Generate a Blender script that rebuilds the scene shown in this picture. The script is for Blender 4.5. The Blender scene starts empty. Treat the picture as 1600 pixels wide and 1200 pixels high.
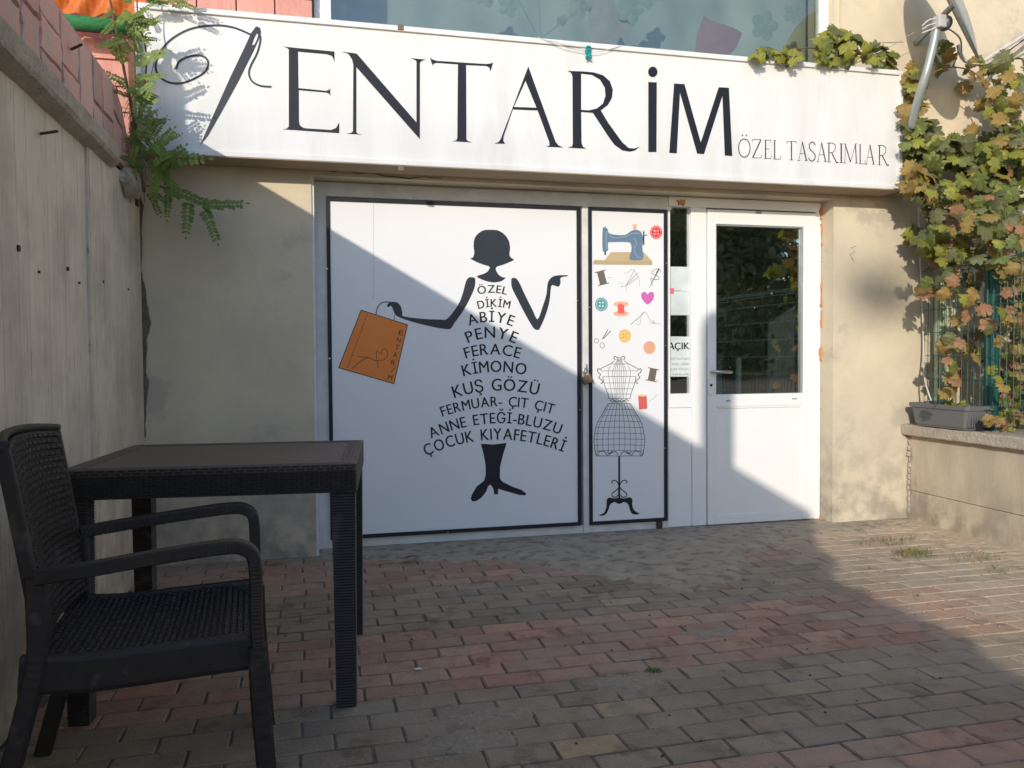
import bpy, bmesh, math, random
import numpy as np
from mathutils import Vector, Matrix, Euler
from mathutils.geometry import tessellate_polygon
random.seed(7)
R = math.radians
SC = bpy.context.scene
COL = SC.collection
# ---------------------------------------------------------------- camera
FPX = 1271.7; CAMH = 1.1
yaw, pitch, roll = R(13.739), R(1.794), R(-.417)
fw = Vector((math.sin(yaw)*math.cos(pitch), math.cos(yaw)*math.cos(pitch), -math.sin(pitch)))
r0 = Vector((math.cos(yaw), -math.sin(yaw), 0)); u0 = r0.cross(fw)
rt = r0*math.cos(roll)+u0*math.sin(roll); up = -r0*math.sin(roll)+u0*math.cos(roll)
cam = bpy.data.objects.new('camera', bpy.data.cameras.new('camera')); COL.objects.link(cam)
cam.matrix_world = Matrix(((rt.x, up.x, -fw.x, 0), (rt.y, up.y, -fw.y, 0), (rt.z, up.z, -fw.z, CAMH), (0, 0, 0, 1)))
cam.data.sensor_width = 36; cam.data.lens = FPX/1600*36
cam.data.clip_start = .05; cam.data.clip_end = 500
SC.camera = cam
# ---------------------------------------------------------------- sky, sun, exposure
SUN = Vector((-.61, -1, .35)).normalized()
w = bpy.data.worlds.new('World'); SC.world = w; w.use_nodes = True
nt = w.node_tree; bg = nt.nodes['Background']
sky = nt.nodes.new('ShaderNodeTexSky'); sky.sky_type = 'NISHITA'; sky.sun_disc = False
sky.sun_elevation = math.asin(SUN.z); sky.sun_rotation = math.atan2(SUN.x, SUN.y)
nt.links.new(sky.outputs[0], bg.inputs[0]); bg.inputs[1].default_value = .15
sky.ozone_density = 2.6; sky.dust_density = .5; sky.air_density = 1.0
sl = bpy.data.lights.new('sun', 'SUN'); sl.energy = 2.0; sl.angle = R(.53); sl.color = (1, .91, .78)
so = bpy.data.objects.new('sun', sl); COL.objects.link(so)
so.rotation_euler = SUN.to_track_quat('Z', 'Y').to_euler(); so.location = (-6, -10, 8)
SC.view_settings.view_transform = 'Standard'; SC.view_settings.look = 'None'
SC.view_settings.exposure = .80; SC.view_settings.gamma = 1; SC.view_settings.use_curve_mapping = False

# ---------------------------------------------------------------- materials
def mat(name, c1, c2=None, scale=6, rough=.7, bump=0, bscale=60, stretch=(1, 1, 1), metal=0, spec=.5, c3=None, s3=2, t3=.6, detail=6, trans=0, obj=False, rnd=0, bdist=.004, attr=False, splash=None, dust=None):
    m = bpy.data.materials.new(name); m.use_nodes = True
    n = m.node_tree.nodes; l = m.node_tree.links; b = n['Principled BSDF']
    b.inputs['Roughness'].default_value = rough; b.inputs['Metallic'].default_value = metal
    b.inputs['Specular IOR Level'].default_value = spec
    c2 = c2 or tuple(x*.8 for x in c1)
    geo = n.new('ShaderNodeNewGeometry'); src = geo.outputs['Position']
    if obj:
        tc = n.new('ShaderNodeTexCoord'); src = tc.outputs['Object']
    mp = n.new('ShaderNodeMapping'); mp.inputs['Scale'].default_value = stretch
    l.new(src, mp.inputs[0])
    def noise(sc, d, raw=False):
        t = n.new('ShaderNodeTexNoise'); t.inputs['Scale'].default_value = sc; t.inputs['Detail'].default_value = d
        t.inputs['Roughness'].default_value = .62; l.new(src if raw else mp.outputs[0], t.inputs['Vector']); return t
    def ramp(f, a, bb):
        r = n.new('ShaderNodeMapRange'); r.inputs[1].default_value = a; r.inputs[2].default_value = bb; l.new(f, r.inputs[0]); return r.outputs[0]
    def mix(f, a, bb, mode='MIX'):
        x = n.new('ShaderNodeMix'); x.data_type = 'RGBA'; x.blend_type = mode
        if isinstance(f, float): x.inputs[0].default_value = f
        else: l.new(f, x.inputs[0])
        for s, v in ((6, a), (7, bb)):
            if isinstance(v, tuple): x.inputs[s].default_value = (*v, 1)
            else: l.new(v, x.inputs[s])
        return x.outputs[2]
    col = mix(ramp(noise(scale, detail).outputs[0], .35, .65), c1, c2)
    if c3: col = mix(ramp(noise(s3, 9).outputs[0], t3, t3+.06), col, c3)
    if rnd or attr:
        if attr:
            at_ = n.new('ShaderNodeAttribute'); at_.attribute_name = 'tint'
            col = mix(1.0, col, at_.outputs['Color'], 'MULTIPLY')
        else:
            oi = n.new('ShaderNodeObjectInfo')
            hs = n.new('ShaderNodeHueSaturation')
            v = n.new('ShaderNodeMapRange'); v.inputs[3].default_value = 1-rnd; v.inputs[4].default_value = 1+rnd
            l.new(oi.outputs['Random'], v.inputs[0]); l.new(v.outputs[0], hs.inputs['Value']); l.new(col, hs.inputs['Color']); col = hs.outputs[0]
    if dust:
        f = n.new('ShaderNodeMath'); f.operation = 'MULTIPLY'; f.inputs[1].default_value = dust[1]; l.new(ramp(noise(dust[2], 8, dust[3] if len(dust) > 3 else False).outputs[0], .42, .62), f.inputs[0])
        col = mix(f.outputs[0], col, dust[0])
    if splash:
        sx = n.new('ShaderNodeSeparateXYZ'); l.new(geo.outputs['Position'], sx.inputs[0])
        zz = n.new('ShaderNodeMapRange'); zz.inputs[1].default_value = splash[1]; zz.inputs[2].default_value = 0; l.new(sx.outputs[2], zz.inputs[0])
        f = n.new('ShaderNodeMath'); f.operation = 'MULTIPLY'; l.new(zz.outputs[0], f.inputs[0]); l.new(ramp(noise(7, 9, True).outputs[0], .38, .60), f.inputs[1])
        col = mix(f.outputs[0], col, splash[0])
    l.new(col, b.inputs['Base Color'])
    rr = n.new('ShaderNodeMapRange'); rr.inputs[3].default_value = max(0, rough-.08); rr.inputs[4].default_value = min(1, rough+.1)
    l.new(noise(scale*3, 4).outputs[0], rr.inputs[0]); l.new(rr.outputs[0], b.inputs['Roughness'])
    if bump:
        bp = n.new('ShaderNodeBump'); bp.inputs['Strength'].default_value = bump; bp.inputs['Distance'].default_value = bdist
        l.new(noise(bscale, 8).outputs[0], bp.inputs['Height']); l.new(bp.outputs[0], b.inputs['Normal'])
    if trans:
        tr = n.new('ShaderNodeBsdfTranslucent'); ms = n.new('ShaderNodeMixShader'); ms.inputs[0].default_value = trans
        l.new(col, tr.inputs[0]); l.new(b.outputs[0], ms.inputs[1]); l.new(tr.outputs[0], ms.inputs[2])
        l.new(ms.outputs[0], n['Material Output'].inputs[0])
    return m
def glass_mat(name, refl, tint=(.8, .85, .85), rough=.0):
    m = bpy.data.materials.new(name); m.use_nodes = True
    n = m.node_tree.nodes; l = m.node_tree.links; n.remove(n['Principled BSDF'])
    g = n.new('ShaderNodeBsdfGlossy'); g.inputs['Roughness'].default_value = rough
    t = n.new('ShaderNodeBsdfTransparent'); t.inputs[0].default_value = (*tint, 1)
    lw = n.new('ShaderNodeLayerWeight'); lw.inputs[0].default_value = .3
    r = n.new('ShaderNodeMapRange'); r.inputs[3].default_value = refl; r.inputs[4].default_value = 1; l.new(lw.outputs['Facing'], r.inputs[0])
    r.inputs[1].default_value = .3
    ns = n.new('ShaderNodeTexNoise'); ns.inputs['Scale'].default_value = 2.2
    bp = n.new('ShaderNodeBump'); bp.inputs['Strength'].default_value = .03; bp.inputs['Distance'].default_value = .03
    l.new(ns.outputs[0], bp.inputs['Height']); l.new(bp.outputs[0], g.inputs['Normal'])
    ms = n.new('ShaderNodeMixShader'); l.new(r.outputs[0], ms.inputs[0]); l.new(t.outputs[0], ms.inputs[1]); l.new(g.outputs[0], ms.inputs[2])
    l.new(ms.outputs[0], n['Material Output'].inputs[0]); return m
M = {}
M['cream'] = mat('cream_render', (.66, .57, .41), (.57, .485, .36), 3, .85, .6, 45, c3=(.47, .405, .32), s3=2.2, t3=.57, splash=((.30, .27, .22), .75), dust=((.47, .42, .35), .45, 1.1))
M['cream_low'] = mat('weathered_cream_concrete', (.60, .52, .38), (.44, .38, .29), 4, .9, .6, 50, c3=(.30, .27, .23), s3=3, t3=.57, stretch=(1, 1, .35), splash=((.28, .24, .19), .4))
M['concrete'] = mat('board_marked_concrete', (.76, .675, .55), (.68, .60, .485), 4, .9, .6, 26, (1, 4, .14), c3=(.20, .165, .135), s3=34, t3=.605, bdist=.007, splash=((.40, .35, .28), .9), dust=((.44, .385, .31), .6, 2.6, True))
M['coping'] = mat('rough_concrete', (.50, .44, .35), (.36, .315, .25), 14, .95, 1, 60, bdist=.012, c3=(.2, .17, .135), s3=22, t3=.64)
M['pink'] = mat('pink_stone', (.80, .42, .35), (.62, .46, .40), 7, .85, .8, 30, rnd=.16, bdist=.01, stretch=(1, 2, .6))
M['pink_joint'] = mat('dark_mortar', (.10, .06, .05), None, 20, .95)
M['pinktile'] = mat('pink_tile', (.62, .30, .24), (.52, .24, .2), 12, .8, .6, 50, rnd=.1, stretch=(4, 4, 1))
M['white'] = mat('white_pvc', (.80, .80, .79), (.77, .77, .765), 3, .38, .05, 80)
M['sign'] = mat('white_sign_film', (.70, .70, .695), (.67, .67, .67), 2.2, .42, .08, 9, stretch=(1.6, 1, .35), c3=(.62, .62, .62), s3=1.4, t3=.58, dust=((.60, .595, .58), .5, 3.5))
M['tan'] = mat('brown_board', (.40, .30, .20), (.34, .255, .17), 3, .8)
M['poster'] = mat('white_poster_film', (.76, .765, .78), (.74, .75, .77), 2, .45, .06, 7)
M['dirtywhite'] = mat('weathered_white_metal', (.70, .70, .68), (.58, .58, .57), 9, .6, .3, 60, c3=(.3, .29, .27), s3=24, t3=.70)
M['ink'] = mat('black_print', (.011, .013, .020), (.014, .016, .024), 5, .45, spec=.3)
M['inkgrey'] = mat('dark_grey_print', (.022, .027, .037), (.026, .032, .043), 5, .42, spec=.35)
M['border'] = mat('black_film', (.012, .014, .02), (.014, .016, .022), 5, .55, spec=.3)
M['line'] = mat('grey_print', (.25, .25, .27), None, 5, .5)
M['paleline'] = mat('pale_grey_print', (.5, .5, .5), None, 5, .5)
M['orange'] = mat('orange_print', (.82, .235, .028), (.78, .215, .026), 5, .5)
M['rust'] = mat('rusty_steel', (.10, .04, .025), (.05, .025, .02), 50, .8, .5, 90)
M['foam'] = mat('orange_foam', (.62, .27, .10), (.48, .19, .07), 40, .9, .8, 50)
M['brownfoam'] = mat('brown_foam', (.30, .13, .06), (.2, .09, .045), 40, .95, 1, 60)
M['plastic'] = mat('dark_brown_plastic', (.030, .024, .022), (.022, .018, .017), 30, .5, .25, 220, spec=.35, c3=(.06, .052, .046), s3=9, t3=.60)
M['tabletop'] = mat('brown_table_top', (.105, .075, .062), (.085, .06, .05), 6, .42, .3, 120, (.3, 6, 1), spec=.45)
M['planter'] = mat('grey_plastic', (.13, .135, .14), (.115, .12, .125), 8, .5, .1, 80)
M['soil'] = mat('soil', (.09, .06, .04), (.05, .035, .025), 30, .95, 1, 60)
M['sand'] = mat('joint_sand', (.19, .165, .135), (.11, .095, .08), 18, .97, 1, 70, bdist=.01)
M['dust'] = mat('pale_sand', (.56, .45, .32), (.46, .36, .25), 30, .97, 1, 60)
M['mortar'] = mat('old_mortar', (.38, .31, .235), (.29, .235, .175), 40, .95, 1, 60, bdist=.01)
M['yard'] = mat('yard_concrete', (.42, .37, .31), (.36, .32, .27), 2, .95, .5, 20)
M['screed'] = mat('concrete_screed', (.44, .365, .27), (.33, .27, .20), 7, .95, 1, 26, bdist=.014, c3=(.235, .195, .15), s3=14, t3=.54)
M['pave'] = mat('paver_concrete', (1, 1, 1), (.78, .78, .78), 12, .92, 1, 80, attr=True, c3=(.60, .58, .55), s3=6, t3=.57, bdist=.008, dust=((.39, .32, .24), .5, 2.3))
M['green'] = mat('green_fence_paint', (.012, .095, .078), (.010, .08, .066), 9, .45)
M['palegreen'] = mat('faded_green_post', (.42, .48, .33), (.35, .42, .28), 9, .6)
M['dish'] = mat('dish_grey', (.44, .45, .44), (.38, .39, .38), 5, .5)
M['pipe'] = mat('galvanised_pipe', (.36, .39, .38), (.30, .33, .32), 12, .4, metal=.35)
M['blueplastic'] = mat('blue_grey_plastic', (.07, .1, .15), None, 12, .4)
M['cable'] = mat('white_cable', (.6, .58, .54), None, 12, .5)
M['darkcable'] = mat('dark_cable', (.05, .045, .04), None, 12, .5)
M['stem'] = mat('vine_bark', (.17, .09, .055), (.1, .055, .04), 30, .9, .6, 60)
M['redstem'] = mat('red_vine_shoot', (.32, .14, .09), (.2, .09, .06), 30, .8)
LEAFM = [mat('leaf_green', (.15, .175, .035), (.10, .13, .03), 25, .5, .3, 60, trans=.3, rnd=.25),
         mat('leaf_yellow_green', (.28, .27, .04), (.20, .21, .035), 25, .5, .3, 60, trans=.3, rnd=.2),
         mat('leaf_autumn', (.28, .17, .05), (.25, .19, .05), 18, .6, .3, 60, trans=.25, rnd=.25),
         mat('leaf_dull_green', (.14, .145, .055), (.10, .11, .045), 25, .55, .3, 60, trans=.25, rnd=.2),
         mat('leaf_pink_brown', (.33, .17, .09), (.27, .14, .07), 25, .6, .3, 60, trans=.25, rnd=.2)]
M['frond'] = mat('locust_leaf', (.22, .30, .05), (.12, .18, .035), 25, .5, .2, 60, trans=.35, rnd=.3)
M['weed'] = mat('weed_green', (.10, .18, .03), (.16, .2, .05), 30, .7, trans=.3)
M['dry'] = mat('dry_grass', (.35, .24, .11), (.25, .15, .08), 30, .8, trans=.2)
M['steel'] = mat('brushed_steel', (.55, .55, .53), None, 20, .3, metal=.9)
M['brass'] = mat('old_brass', (.20, .13, .085), None, 30, .5, metal=.4)
M['teal'] = mat('teal_string', (.01, .33, .33), None, 30, .7)
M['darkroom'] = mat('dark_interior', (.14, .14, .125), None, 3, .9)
M['paper'] = mat('pale_paper', (.62, .68, .66), None, 6, .7)
M['card'] = mat('cardboard', (.42, .28, .17), None, 9, .8)
M['innerwhite'] = mat('inner_white_board', (.80, .82, .80), None, 3, .7)
M['curtain'] = mat('blue_grey_backdrop', (.50, .53, .46), (.36, .40, .36), 1.3, .8, stretch=(1.2, 1, .8))
M['paleleaf'] = mat('pale_green_paper', (.40, .47, .36), None, 9, .7, trans=.2)
M['redpaper'] = mat('red_paper', (.42, .22, .19), None, 9, .7)
M['beigepaper'] = mat('beige_paper', (.42, .38, .33), None, 9, .7)
M['tarp'] = mat('orange_tarpaulin', (.75, .22, .04), (.6, .16, .03), 9, .6, .5, 20, trans=.3)
M['greenmat'] = mat('green_matting', (.03, .19, .06), (.02, .13, .045), 60, .95, 1, 120)
M['bark'] = mat('tree_bark', (.12, .09, .06), None, 20, .95)
M['treeleaf'] = mat('tree_leaves', (.24, .27, .11), (.34, .31, .15), 1.2, .6, trans=.5)
M['glass'] = glass_mat('door_glass', .48)
M['winglass'] = glass_mat('window_glass', .13, (.80, .84, .82))
M['rubble'] = mat('crumbled_mortar', (.20, .18, .15), (.12, .105, .085), 25, .97, 1, 45, bdist=.02)
for k, c in dict(sewblue=(.125, .2, .30), sewlight=(.35, .43, .5), wood=(.52, .38, .22), woodedge=(.45, .36, .2), red=(.72, .04, .05), redlight=(.85, .45, .42), tealb=(.10, .33, .33), pinkheart=(.58, .13, .42),
                 spoolbrown=(.15, .12, .10), redspool=(.80, .12, .10), flesh=(.78, .42, .28), yellow=(.85, .55, .18), peach=(.72, .38, .23), peachd=(.5, .25, .15), blouse=(.6, .12, .1), pinkred=(.8, .12, .2)).items():
    M[k] = mat('print_'+k.replace('b', 'b'), c, tuple(x*.95 for x in c), 5, .5)

# ---------------------------------------------------------------- helpers
def tag(o, label=None, cat=None, group=None, kind=None):
    if label: o['label'] = label
    if cat: o['category'] = cat
    if group: o['group'] = group
    if kind: o['kind'] = kind
    return o
def empty(name, loc=(0, 0, 0), rz=0):
    o = bpy.data.objects.new(name, None); o.location = loc; o.rotation_euler = (0, 0, rz); o.empty_display_size = .05
    COL.objects.link(o); return o
def link(name, me, parent=None, m=None):
    if m is not None:
        me.materials.clear(); me.materials.append(m)
    o = bpy.data.objects.new(name, me); COL.objects.link(o)
    if parent: o.parent = parent
    return o
def mesh(name, vs, fs, m=None, smooth=False):
    me = bpy.data.meshes.new(name); me.from_pydata([tuple(v) for v in vs], [], fs); me.update()
    if m: me.materials.append(m)
    if smooth: me.polygons.foreach_set('use_smooth', [True]*len(me.polygons))
    return me
class MB:
    def __init__(s): s.v = []; s.f = []
    def add(s, vs, fs):
        n = len(s.v); s.v += [tuple(v) for v in vs]; s.f += [tuple(i+n for i in f) for f in fs]; return s
    def box(s, x0, x1, y0, y1, z0, z1, b=0):
        if b <= 0:
            return s.add([(x0,y0,z0),(x1,y0,z0),(x1,y1,z0),(x0,y1,z0),(x0,y0,z1),(x1,y0,z1),(x1,y1,z1),(x0,y1,z1)],
                  [(0,3,2,1),(4,5,6,7),(0,1,5,4),(1,2,6,5),(2,3,7,6),(3,0,4,7)])
        bm = bmesh.new(); bmesh.ops.create_cube(bm, size=1)
        for v in bm.verts: v.co = Vector((x0+(v.co.x+.5)*(x1-x0), y0+(v.co.y+.5)*(y1-y0), z0+(v.co.z+.5)*(z1-z0)))
        bmesh.ops.bevel(bm, geom=bm.edges[:], offset=b, segments=2, affect='EDGES', profile=.5)
        bm.verts.index_update(); s.add([v.co.copy() for v in bm.verts], [tuple(v.index for v in f.verts) for f in bm.faces]); bm.free(); return s
    def tube(s, pts, r, n=8, flat=1.0):
        pts = [Vector(p) for p in pts]; rs = r if isinstance(r, (list, tuple)) else [r]*len(pts)
        vs = []; ref = None
        for i, p in enumerate(pts):
            d = (pts[min(i+1, len(pts)-1)]-pts[max(i-1, 0)]).normalized()
            if ref is None: ref = d.orthogonal().normalized()
            a = (ref-d*ref.dot(d)).normalized(); b = d.cross(a); ref = a
            for k in range(n):
                t = 2*math.pi*k/n; vs.append(p+a*math.cos(t)*rs[i]+b*math.sin(t)*rs[i]*flat)
        fs = [(i*n+k, i*n+(k+1) % n, (i+1)*n+(k+1) % n, (i+1)*n+k) for i in range(len(pts)-1) for k in range(n)]
        fs += [tuple(range(n))[::-1], tuple((len(pts)-1)*n+k for k in range(n))]
        return s.add(vs, fs)
    def build(s, name, m, parent=None, smooth=False):
        return link(name, mesh(name, s.v, s.f, m, smooth), parent)
def ray(px, py): return fw+rt*((px-800)/FPX)-up*((py-600)/FPX)
def at(px, py, Y):
    d = ray(px, py); t = Y/d.y; return Vector((0, 0, CAMH))+d*t
def gnd(px, py, z=0):
    d = ray(px, py); return Vector((0, 0, CAMH))+d*((z-CAMH)/d.z)
def cat(pts, k=6, closed=False):
    P = [Vector(p) for p in pts]; n = len(P); out = []
    rng = range(n if closed else n-1)
    for i in rng:
        if closed: a, b, c, d = P[(i-1) % n], P[i], P[(i+1) % n], P[(i+2) % n]
        else: a, b, c, d = P[max(i-1, 0)], P[i], P[i+1], P[min(i+2, n-1)]
        for j in range(k):
            t = j/k; out.append(.5*((2*b)+(c-a)*t+(2*a-5*b+4*c-d)*t*t+(3*b-3*c+d-a)*t**3))
    if not closed: out.append(P[-1])
    return out
# flat print on a plane y=Y.  loops are pixel outlines traced on the photograph, turned into metres on that plane
def add_poly(mb, loops, Y):
    L3 = [[at(x, y, Y) for x, y in lp] for lp in loops]
    L2 = [[Vector((v.x, v.z, 0)) for v in lp] for lp in L3]
    tr = tessellate_polygon(L2); vs = [v for lp in L3 for v in lp]
    mb.add(vs, [tuple(t) for t in tr])
def add_stroke(mb, pts, wpx, Y, smooth=0, closed=False):
    P = [at(x, y, Y) for x, y in pts]
    if smooth: P = cat(P, smooth, closed)
    if closed: P = P+[P[0], P[1]]
    n = len(P); vs = []
    for i, p in enumerate(P):
        d = P[min(i+1, n-1)]-P[max(i-1, 0)]; nn = Vector((-d.z, 0, d.x))
        if nn.length < 1e-9: nn = Vector((0, 0, 1))
        nn.normalize(); ww = (wpx[i*len(wpx)//n] if isinstance(wpx, list) else wpx)*PXM/2
        vs += [p+nn*ww, p-nn*ww]
    mb.add(vs, [(2*i, 2*i+1, 2*i+3, 2*i+2) for i in range(n-1)])
PXM = 4.9/FPX
def poly(name, loops, Y, m, parent):
    mb = MB(); add_poly(mb, loops, Y); return mb.build(name, m, parent)
def circ(cx, cy, rx, ry=None, n=28):
    ry = ry or rx; return [(cx+rx*math.cos(2*math.pi*i/n), cy+ry*math.sin(2*math.pi*i/n)) for i in range(n)]
def rect(x0, y0, x1, y1): return [(x0, y0), (x1, y0), (x1, y1), (x0, y1)]
# glyphs of Blender's own font
_gc = {}
_probe = {}
def glyph(c):
    if c in _gc: return _gc[c]
    cu = bpy.data.curves.new('glyph', 'FONT'); cu.body = c; cu.size = 1; cu.resolution_u = 4; cu.fill_mode = 'FRONT'
    o = bpy.data.objects.new('glyph', cu); COL.objects.link(o)
    dg = bpy.context.evaluated_depsgraph_get(); me = bpy.data.meshes.new_from_object(o.evaluated_get(dg))
    vs = [(v.co.x, v.co.y) for v in me.vertices]; fs = [tuple(p.vertices) for p in me.polygons]
    bpy.data.objects.remove(o); bpy.data.curves.remove(cu); bpy.data.meshes.remove(me)
    if vs:
        x0 = min(v[0] for v in vs); x1 = max(v[0] for v in vs); vs = [(x-x0, y) for x, y in vs]; wd = x1-x0
    else: wd = .22
    _gc[c] = (vs, fs, wd); return _gc[c]
CAPH = None
def text_px(mb, s, base, cap, Y, gap=.1, bold=0, each=None):
    """string along a pixel baseline (3 points, quadratic) with cap height in px"""
    global CAPH
    if CAPH is None: CAPH = max(v[1] for v in glyph('H')[0])
    a, b, c = [Vector((*p, 0)) for p in base]
    def B(t): return a*(2*(t-.5)*(t-1))+b*(-4*t*(t-1))+c*(2*t*(t-.5))
    ws = [glyph(ch)[2] if ch != ' ' else .3 for ch in s]
    tot = sum(ws)+gap*(len(s)-1); length = (c-a).length; sy = cap/CAPH; sx = length/tot
    x = 0
    for ch, wd in zip(s, ws):
        if ch != ' ':
            if each: mb = MB()
            t = (x+wd/2)/tot; p = B(t); d = (B(min(t+.02, 1.05))-B(t-.02)).normalized(); nn = Vector((d.y, -d.x, 0))
            for k in range(1+bold):
                vs, fs, _ = glyph(ch)
                P = [p+d*((vx-wd/2)*sx+k*.6)+nn*(vy*sy) for vx, vy in vs]
                mb.add([at(q.x, q.y, Y-.0002*k) for q in P], fs)
            if each: mb.build('letter', *each)
        x += wd+gap

WY = 4.66      # wall plane
FY = 4.80      # shop front plane
# ================================================================= STRUCTURE: ground
g = MB(); g.add([(-60, -60, -.02), (60, -60, -.02), (60, 60, -.02), (-60, 60, -.02)], [(0, 1, 2, 3)])
ground = g.build('ground', M['yard']); ground['kind'] = 'structure'
PV = empty('pavement'); PV['kind'] = 'structure'
bed = MB(); bed.add([(-.88, -8, -.005), (3.95, -8, -.005), (3.95, 4.82, -.005), (-.88, 4.82, -.005)], [(0, 1, 2, 3)])
bed.build('joint_sand', M['sand'], PV)
def paver_geo(cx, cy, L, W, h, tilt, b=.004):
    vs = []; x, y = L/2, W/2
    jt = lambda: random.uniform(-.0028, .0028)
    for (ex, z) in ((0, -.04), (0, h-b), (b, h)):
        for sx, sy in ((-1, -1), (1, -1), (1, 1), (-1, 1)):
            px_, py_ = sx*(x-ex)+jt(), sy*(y-ex)+jt()
            vs.append((cx+px_, cy+py_, z+tilt[0]*px_+tilt[1]*py_))
    fs = []
    for k in (0, 4):
        for i in range(4): fs.append((k+i, k+(i+1) % 4, k+4+(i+1) % 4, k+4+i))
    fs.append((8, 9, 10, 11)); return vs, fs
def tint_for(row, x):
    y = 2.635+row*.1053
    band = (row//6) % 2 == 0     # red band 0..5
    if band: c = random.choice([(.285, .175, .135), (.255, .16, .125), (.30, .195, .15), (.27, .19, .15), (.245, .16, .125)])
    else: c = random.choice([(.20, .172, .135), (.18, .158, .125), (.215, .183, .14), (.19, .165, .135), (.175, .15, .12)])
    if random.random() < .025 and not band: c = (.29, .235, .16)
    if random.random() < .05 and band: c = (.24, .20, .165)
    k = random.uniform(1.36, 1.66); c = (c[0]*1.16, c[1]*1.02, c[2]*.88); dust = max(0, min(.75, (x-2.3)/1.1))*random.uniform(.7, 1.1)  # sandy dust towards the right; its pale colour also stands in for sunlight
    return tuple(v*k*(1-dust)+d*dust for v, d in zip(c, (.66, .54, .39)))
pitch_y = .1053; plist = []
for row in range(-62, 21):
    y = 2.635+(row+.5)*pitch_y
    if y > 4.80: continue
    off = .743+(.1 if row % 2 else 0)+random.uniform(-.012, .012)
    k0 = int((-.88-off)/.2)-1
    for k in range(k0, k0+28):
        x0, x1 = off+k*.2, off+(k+1)*.2
        x0c, x1c = max(x0, -.88), min(x1, 3.88)
        if x1c-x0c < .03: continue
        plist.append((row, (x0c+x1c)/2, y, x1c-x0c-.0065, pitch_y-.0065))
def inview(x, y):
    d = Vector((x, y, 0))-Vector((0, 0, CAMH)); zc = d.dot(fw)
    if zc < .2: return None
    px_ = 800+FPX*d.dot(rt)/zc; py_ = 600-FPX*d.dot(up)/zc
    return (zc, px_, py_) if -90 < px_ < 1690 and py_ < 1225 else None
vis = sorted([p for p in plist if inview(p[1], p[2])], key=lambda p: inview(p[1], p[2])[0])
near = set(id(p) for p in vis[:300])
stuff_v, stuff_f, stuff_c = [], [], []
for p in plist:
    row, cx, cy, L, W = p; h = random.uniform(-.0015, .0015)
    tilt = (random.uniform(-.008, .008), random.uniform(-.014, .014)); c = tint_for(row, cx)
    if id(p) in near:
        vs, fs = paver_geo(0, 0, L, W, h, tilt); me = mesh('paver', vs, fs, M['pave'])
        ca = me.color_attributes.new('tint', 'FLOAT_COLOR', 'CORNER')
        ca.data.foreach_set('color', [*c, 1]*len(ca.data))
        o = link('paver', me, PV); o.location = (cx, cy, 0)
    else:
        vs, fs = paver_geo(cx, cy, L, W, h, tilt); n = len(stuff_v); stuff_v += vs
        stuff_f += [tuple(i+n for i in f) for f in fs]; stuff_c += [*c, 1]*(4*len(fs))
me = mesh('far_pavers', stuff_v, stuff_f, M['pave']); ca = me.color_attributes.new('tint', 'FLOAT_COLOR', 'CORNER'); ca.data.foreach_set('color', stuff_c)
o = link('far_pavers', me, PV); o['kind'] = 'stuff'
# screed smeared over the pavers at the threshold: an irregular thin slab with a broken edge
from mathutils import noise as mnoise
def slab(name, f_in, x0, x1, y0, y1, step, h, m, seed=0, fq=1, amp=.07):
    nx, ny = int((x1-x0)/step)+1, int((y1-y0)/step)+1; vid = {}; vs = []; fs = []
    def Z(x, y):
        s = f_in(x, y)+amp*mnoise.fractal(Vector((x*4*fq+seed, y*7*fq, seed)), .9, 2, 6)+amp*.8*mnoise.fractal(Vector((x*22+seed, y*34, seed+4)), .8, 2, 5)
        return max(-1.2, min(1, s*14))*h+.0025*mnoise.noise(Vector((x*14, y*14, seed)))
    for j in range(ny):
        for i in range(nx):
            x, y = x0+i*step, y0+j*step; vid[i, j] = len(vs); vs.append((x, y, min(Z(x, y), h*1.3)))
    for j in range(ny-1):
        for i in range(nx-1):
            q = (vid[i, j], vid[i+1, j], vid[i+1, j+1], vid[i, j+1])
            if max(vs[k][2] for k in q) > -.002: fs.append(q)
    return link(name, mesh(name, vs, fs, m, True))
def f_screed(x, y):
    edge = np.interp(x, [-.3, .0, .25, .5, .9, 1.3, 1.7, 2.0, 2.3, 2.6, 2.8, 3.3, 3.6, 3.9], [4.75, 4.66, 4.5, 4.42, 4.35, 3.95, 3.50, 3.62, 4.0, 4.25, 4.4, 4.42, 4.5, 4.6])
    return y-edge
o = slab('concrete_screed', f_screed, -.3, 3.9, 3.2, 4.815, .016, .009, M['screed'], 3, 1, .085); o['kind'] = 'structure'
for nm, cx, cy, rx, ry, sd in (('mortar_splash', 1.52, 2.93, .10, .05, 1), ('mortar_splash', 1.02, 2.56, .13, .07, 2), ('mortar_splash', .42, 2.28, .12, .06, 4), ('mortar_splash', .50, 2.42, .14, .05, 5)):
    o = slab(nm, lambda x, y: .12*(1-((x-cx)/rx)**2-((y-cy)/ry)**2), cx-rx*1.3, cx+rx*1.3, cy-ry*1.3, cy+ry*1.3, .007, .0035, M['mortar'], sd, 4, .09)
    o['kind'] = 'structure'

o = slab('sand_drift', lambda x, y: .05+(x-3.70)*.5-.10*max(0, 4.0-y), 3.0, 3.88, 2.4, 4.65, .014, .006, M['dust'], 9, 2, .12); o['kind'] = 'structure'
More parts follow.
